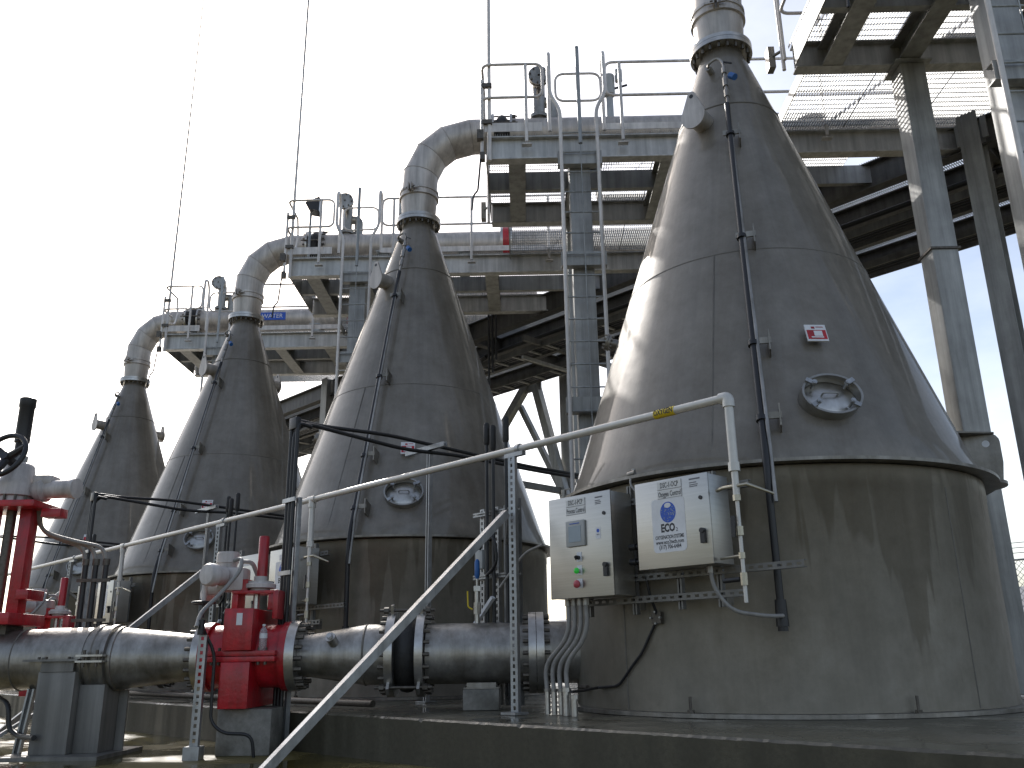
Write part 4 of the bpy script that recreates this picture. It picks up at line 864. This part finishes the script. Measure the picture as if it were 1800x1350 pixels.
# ================================================================== RED PINCH VALVE
def red_valve(o_, label):
    rv = thing('red_valve', U(-4.7, 0, 0) + o_, label, 'valve', 'red valves with white actuators')
    def B(m_): m_.v = [tuple(V(v) + o_) for v in m_.v]; return m_
    part('body_shell', B(PL([(.262, -5.02), (.268, -5.0), (.268, -4.40), (.262, -4.386)])), 'red', rv)
    for a0, a1 in ((-5.078, -5.02), (-4.385, -4.327)): part('end_flange', B(MB().ring(.18, .295, a0, a1, (0, 0, IZ), P, 44)), 'red', rv)
    part('split_flange', B(MB().ubox(-5.02, -4.385, -.36, .36, IZ - .045, IZ - .002)), 'red', rv, bevel=.005); part('split_flange', B(MB().ubox(-5.02, -4.385, -.36, .36, IZ + .002, IZ + .045)), 'red', rv, bevel=.005)
    part('upper_housing', B(MB().ubox(-4.83, -4.58, -.40, .40, IZ + .047, .86)), 'red', rv, bevel=.01)
    part('lower_housing', B(MB().ubox(-4.83, -4.58, -.40, .40, .045, IZ - .047)), 'red', rv, bevel=.01)
    part('rating_plate', B(MB().ubox(-4.72, -4.67, -.404, -.4005, .72, .82)), 'label', rv)
    part('split_bolts', B(MB().bolts(U(-4.9, -.33, IZ), Z, .03, 2, .014, -.07, .07).bolts(U(-4.5, -.33, IZ), Z, .03, 2, .014, -.07, .07)), 'bolt', rv, kind='stuff')
    for a_ in (-4.87, -4.545): part('yoke_leg', B(MB().ubox(a_, a_ + .055, -.11, .11, .86, 1.0)), 'red', rv, bevel=.006)
    part('yoke_leg', B(MB().ubox(-4.488, -4.44, -.16, .06, .78, 1.03)), 'red', rv, bevel=.01)
    part('yoke_top', B(MB().ubox(-4.87, -4.49, -.12, .12, 1.0, 1.03)), 'red', rv, bevel=.006)
    part('stem', B(MB().cyl(U(-4.68, 0, .86), U(-4.68, 0, 1.0), .03, 12)), 'flange', rv)
    part('gear_flange', B(MB().lathe([(.09, 1.03), (.09, 1.05), (.14, 1.055), (.14, 1.09), (.12, 1.10), (.12, 1.115), (.06, 1.12), (.06, 1.16), (0.001, 1.165)], U(-4.655, 0, 0), Z, 32)), 'actu', rv)
    part('stem_cover', B(MB().lathe([(.047, 1.15), (.047, 1.51), (.04, 1.525), (0.001, 1.53)], U(-4.645, 0, 0), Z, 20)), 'red', rv)
    ac = part('actuator', B(MB().ubox(-5.02, -4.78, -.11, .12, 1.03, 1.24)), 'actu', rv, bevel=.03)
    part('terminal_box', B(MB().lathe([(.085, 1.24), (.09, 1.28), (.10, 1.285), (.10, 1.37), (.09, 1.375), (.09, 1.385), (.001, 1.39)], U(-4.97, 0, 0), Z, 24)), 'actu', ac)
    part('motor', B(MB().lathe([(.001, 0), (.085, .01), (.10, .03), (.10, .10), (.085, .105), (.085, .2)], U(-5.06, -.30, 1.16), V(U(.55, 1, 0)).normalized(), 28)), 'actu', ac)
    part('side_gear', B(MB().cyl(U(-5.16, -.03, 1.05), U(-5.0, -.03, 1.05), .05, 16).cyl(U(-5.13, -.08, 1.12), U(-5.13, -.08, .94), .022, 10)), 'actu', ac)
    hw = part('hand_wheel', B(MB().tube([U(-5.13, -.08, .93) + (P * cos(2 * pi * j / 24) + Q * sin(2 * pi * j / 24)) * .095 for j in range(24)], .013, 8, closed=True).bar(U(-5.22, -.08, .93), U(-5.04, -.08, .93), .02, .012).bar(U(-5.13, -.17, .93), U(-5.13, .01, .93), .02, .012)), 'black', ac)
    part('crank_pin', B(MB().cyl(U(-5.13, -.08, .93), U(-5.13, -.08, .80), .014, 8)), 'black', ac)
    part('gear_arm', B(MB().ubox(-4.80, -4.74, -.1, .08, 1.02, 1.13)), 'red', ac)
    part('actuator_cable', B(MB().tube(fillet([U(-4.90, -.05, 1.30), U(-4.80, -.12, 1.32), U(-4.78, -.2, 1.2), U(-4.9, -.3, 1.0), U(-5.0, -.5, .82), U(-4.98, -.62, .70)], .14, 8), .018, 10)), 'hose', ac)
    part('actuator_cable', B(MB().tube(fillet([U(-4.86, .05, 1.30), U(-4.76, .05, 1.30), U(-4.70, .08, 1.16), U(-4.72, .1, 1.05)], .1, 8), .02, 10)), 'hose', ac)
    part('end_cap', B(MB().cyl(U(-5.14, .14, 1.02), U(-5.20, .08, 1.02), .06, 16)), 'bluep' if o_.length > 1 else 'actu', ac)
    return rv
red_valve(V((0, 0, 0)), 'bright red valve with white actuator on the large pipe, a water bottle beside it')
red_valve(off(1), 'small distant red valve and actuator above the large pipe at the left')

# inlet pipe of the second cone, seen between valves
ip2 = copy_tree(ip, off(1), 'distant stainless pipe into the second cone behind the red valve', skip=('plug', 'tie_rod', 'tie_lug'))
bt = thing('water_bottle', U(-4.50, -.33, IZ + .045), 'clear plastic water bottle standing on the red valve', 'bottle')
M['pet'] = plain('clear_plastic', (.80, .82, .84), .25); M['pet'].node_tree.nodes['Principled BSDF'].inputs['Transmission Weight'].default_value = .75
part('bottle_body', MB().lathe([(.028, 0), (.033, .006), (.033, .10), (.031, .105), (.033, .11), (.033, .145), (.026, .17), (.014, .19), (.013, .20)], U(-4.50, -.33, IZ + .046), Z, 20), 'pet', bt)
part('bottle_cap', MB().cyl(U(-4.50, -.33, IZ + .247), U(-4.50, -.33, IZ + .262), .015, 14), 'label', bt); part('bottle_label', MB().lathe([(.0335, .10), (.0335, .14)], U(-4.50, -.33, IZ + .046), Z, 20), 'label', bt)

# strut with conduit in front of the valve
vp = thing('valve_strut', U(-4.95, -.52, FL), 'slotted zinc strut standing in front of the left flange of the red valve', 'post')
part('upright', MB().perf(U(-4.955, -.52, FL), U(-4.955, -.52, .64), -Q, .06, .05, .055, .5, .4), 'strut', vp); part('foot', MB().ubox(-5.02, -4.89, -.57, -.44, FL, FL + .10), 'strut', vp)
part('conduit', MB().tube(fillet([U(-4.96, -.56, .74), U(-4.95, -.5, .66), U(-4.87, -.44, .5), U(-4.86, -.44, -.05), U(-4.75, -.44, -.14), U(-4.52, -.40, -.15), U(-4.50, -.38, FL)], .12), .014, 10), 'black', vp)
part('conduit_seal', MB().cyl(U(-4.96, -.56, .64), U(-4.96, -.56, .76), .03, 10), 'black', vp)

# ================================================================== LEFT GATE VALVE
gv = thing('gate_valve', U(-7.0, 0, 0), 'tall red gate valve with black handwheel and stem cover at the left edge', 'valve')
for a_ in (-6.87, -7.22): part('yoke_leg', MB().ubox(a_ - .055, a_ + .055, -.07, .07, .86, 1.80), 'red', gv, bevel=.006)
part('bonnet', MB().ubox(-7.35, -6.75, -.30, .30, .76, .86), 'red', gv, bevel=.008); part('seat_pad', MB().ubox(-7.25, -6.85, -.14, .14, .66, .758), 'bolt', gv)
part('yoke_foot', MB().ubox(-6.812, -6.70, -.14, .14, .98, 1.07), 'red', gv, bevel=.01)
part('yoke_plate', MB().ubox(-7.32, -6.70, -.26, .26, 1.80, 1.86), 'red', gv, bevel=.008); part('yoke_lug', MB().ubox(-6.70, -6.52, -.12, .02, 1.72, 1.80), 'red', gv, bevel=.006)
part('gland_stem', MB().cyl(U(-7.04, 0, .86), U(-7.04, 0, 1.8), .045, 14), 'bolt', gv)
gh = part('gearbox', MB().lathe([(.16, 1.87), (.16, 1.92), (.19, 1.93), (.19, 2.03), (.15, 2.10), (.13, 2.22), (.10, 2.25), (.001, 2.26)], U(-7.03, 0, 0), Z, 36), 'actu', gv)
part('gearbox_bolts', MB().bolts(U(-7.03, 0, 0), Z, .175, 12, .014, 1.86, 1.93), 'bolt', gh, kind='stuff')
part('motor', MB().lathe([(.07, 0), (.11, .06), (.115, .12), (.085, .15), (.085, .40), (.095, .41), (.095, .44), (.001, .45)], U(-6.86, 0, 1.99), V(U(1, -.15, 0)).normalized(), 28), 'actu', gh)
part('motor_box', MB().ubox(-6.84, -6.66, -.10, .08, 2.03, 2.12), 'actu', gh, bevel=.02)
stc = part('stem_cover', MB().lathe([(.055, 2.26), (.055, 2.45), (.068, 2.46), (.068, 2.80), (.075, 2.81), (.075, 2.89), (.06, 2.90), (.001, 2.905)], U(-7.05, 0, 0), Z, 24), 'black', gv)
part('cover_base', MB().cyl(U(-7.05, 0, 2.24), U(-7.05, 0, 2.32), .075, 18), 'grey_pl', gv)
wn_ = (-Q * .86 - P * .15 + Z * .3).normalized(); we = P - wn_ * P.dot(wn_); we.normalize(); wf_ = wn_.cross(we); wc = U(-7.06, -.24, 2.28)
hw = part('hand_wheel', MB().tube([wc + (we * cos(2 * pi * j / 36) + wf_ * sin(2 * pi * j / 36)) * .215 for j in range(36)], .024, 10, closed=True), 'black', gv)
for k in (20, 140, 260): part('wheel_spoke', MB().tube([wc - wn_ * .05, wc + (we * cos(radians(k)) + wf_ * sin(radians(k))) * .10 - wn_ * .03, wc + (we * cos(radians(k)) + wf_ * sin(radians(k))) * .21], [.04, .036, .028], 8), 'black', hw)
part('wheel_hub', MB().cyl(wc - wn_ * .22, wc, .04, 14), 'black', hw)
for k in range(3):
    part('control_cable', MB().tube(fillet([U(-6.78 - .03 * k, .0, 1.86), U(-6.80, .1, 1.62), U(-6.66 + .04 * k, .25, 1.55), U(-6.52 + .10 * k, .4, 1.50), U(-6.49 + .10 * k, .42, 1.32)], .12, 7), .018, 10), 'hose', gv)
tr = thing('conduit_trio', U(-6.4, .42, FL), 'three upright black conduits on clamps behind the large pipe at the left', 'conduits')
for k in range(3): part('conduit', MB().cyl(U(-6.49 + .1 * k, .42, FL), U(-6.49 + .1 * k, .42, 1.35 + .0 * k), .027, 12), 'black', tr)
part('conduit_clamp', MB().ubox(-6.54, -6.22, .38, .40, 1.17, 1.20), 'bolt', tr); part('conduit_clamp', MB().ubox(-6.54, -6.22, .38, .40, .80, .83), 'bolt', tr)
for k in range(3): part('conduit_nut', MB().cyl(U(-6.49 + .1 * k, .42, 1.33), U(-6.49 + .1 * k, .42, 1.39), .034, 10), 'bolt', tr)

# odds at the bottom left
gd = thing('ground_conduit', U(-6.6, -.6, FL), 'black bent conduit on the wet ground at the lower left corner', 'conduits')
part('conduit', MB().tube(fillet([U(-6.9, .0, .15), U(-6.75, -.1, .1), U(-6.72, -.1, -.10), U(-6.6, -.15, -.16), U(-6.35, -.36, -.16)], .08), .022, 10), 'black', gd)
part('upright', MB().strut(U(-6.62, -.1, FL), U(-6.56, -.1, .22), -Q, .06, .05), 'strut', gd)
part('brace', MB().bar(U(-6.9, -.3, FL + .05), U(-6.5, .2, .1), .03, .03), 'strut', gd)
part('low_loop', MB().tube(fillet([U(-6.75, -.75, FL), U(-6.73, -.75, FL + .10), U(-6.55, -.75, FL + .10), U(-6.5, -.75, FL + .02)], .05), .016, 8), 'bolt', gd)
dp = thing('drain_pipe', (-6, -2.4, 0), 'thin dark pipe lying along the plinth behind the red valve', 'pipe')
part('pipe_run', MB().cyl((-9, -2.5, .05), (-2.6, -2.5, .05), .03, 10), 'bolt', dp); part('valve_lever', MB().bar((-5.9, -2.5, .09), (-5.6, -2.52, .16), .02, .02), 'black', dp)

# ================================================================== FAR RIGHT: fence, bank, wires
fn = thing('chain_link_fence', (0, 22, FL), 'chain link fence with barbed wires far behind the right edge', 'fence')
x = -14.
while x < 20: part('fence_post', MB().cyl((x, 22, FL), (x, 22, 3.1), .04, 8), 'galv', fn); x += 3.0
part('top_rail', MB().cyl((-14, 22, 3.0), (20, 22, 3.0), .03, 8), 'galv', fn)
part('mid_rail', MB().cyl((-14, 22, 1.4), (20, 22, 1.4), .025, 8), 'galv', fn)
m_ = MB(); k = -14.
while k < 20:
    m_.bar((k, 22, FL + .1), (min(k + 2.9, 22.9), 22, 3.0), .012, .012, Y); m_.bar((k + 2.9, 22.02, FL + .1), (k, 22.02, 3.0), .012, .012, Y); k += .16
part('mesh_wires', m_, 'galv', fn, smooth=0, kind='stuff')
for zz in (3.2, 3.35, 3.5): part('barbed_wire', MB().cyl((-14, 22, zz), (20, 22, zz), .012, 6), 'galv', fn)
g = MB(); nx, ny = 30, 8; random.seed(4)
for j in range(ny + 1):
    for i_ in range(nx + 1):
        hgt = 3.2 * min(1, j / 4) if j < 8 else 3.2
        g.v.append((-40 + 3 * i_, 27 + 2.2 * j, FL + .02 + hgt * (1 + .08 * sin(i_ * .9 + j)) - (.3 if j == 0 else 0)))
for j in range(ny):
    for i_ in range(nx): a = j * (nx + 1) + i_; g.f.append((a, a + 1, a + nx + 2, a + nx + 1))
setting('embankment', g, 'cladding', smooth=60)
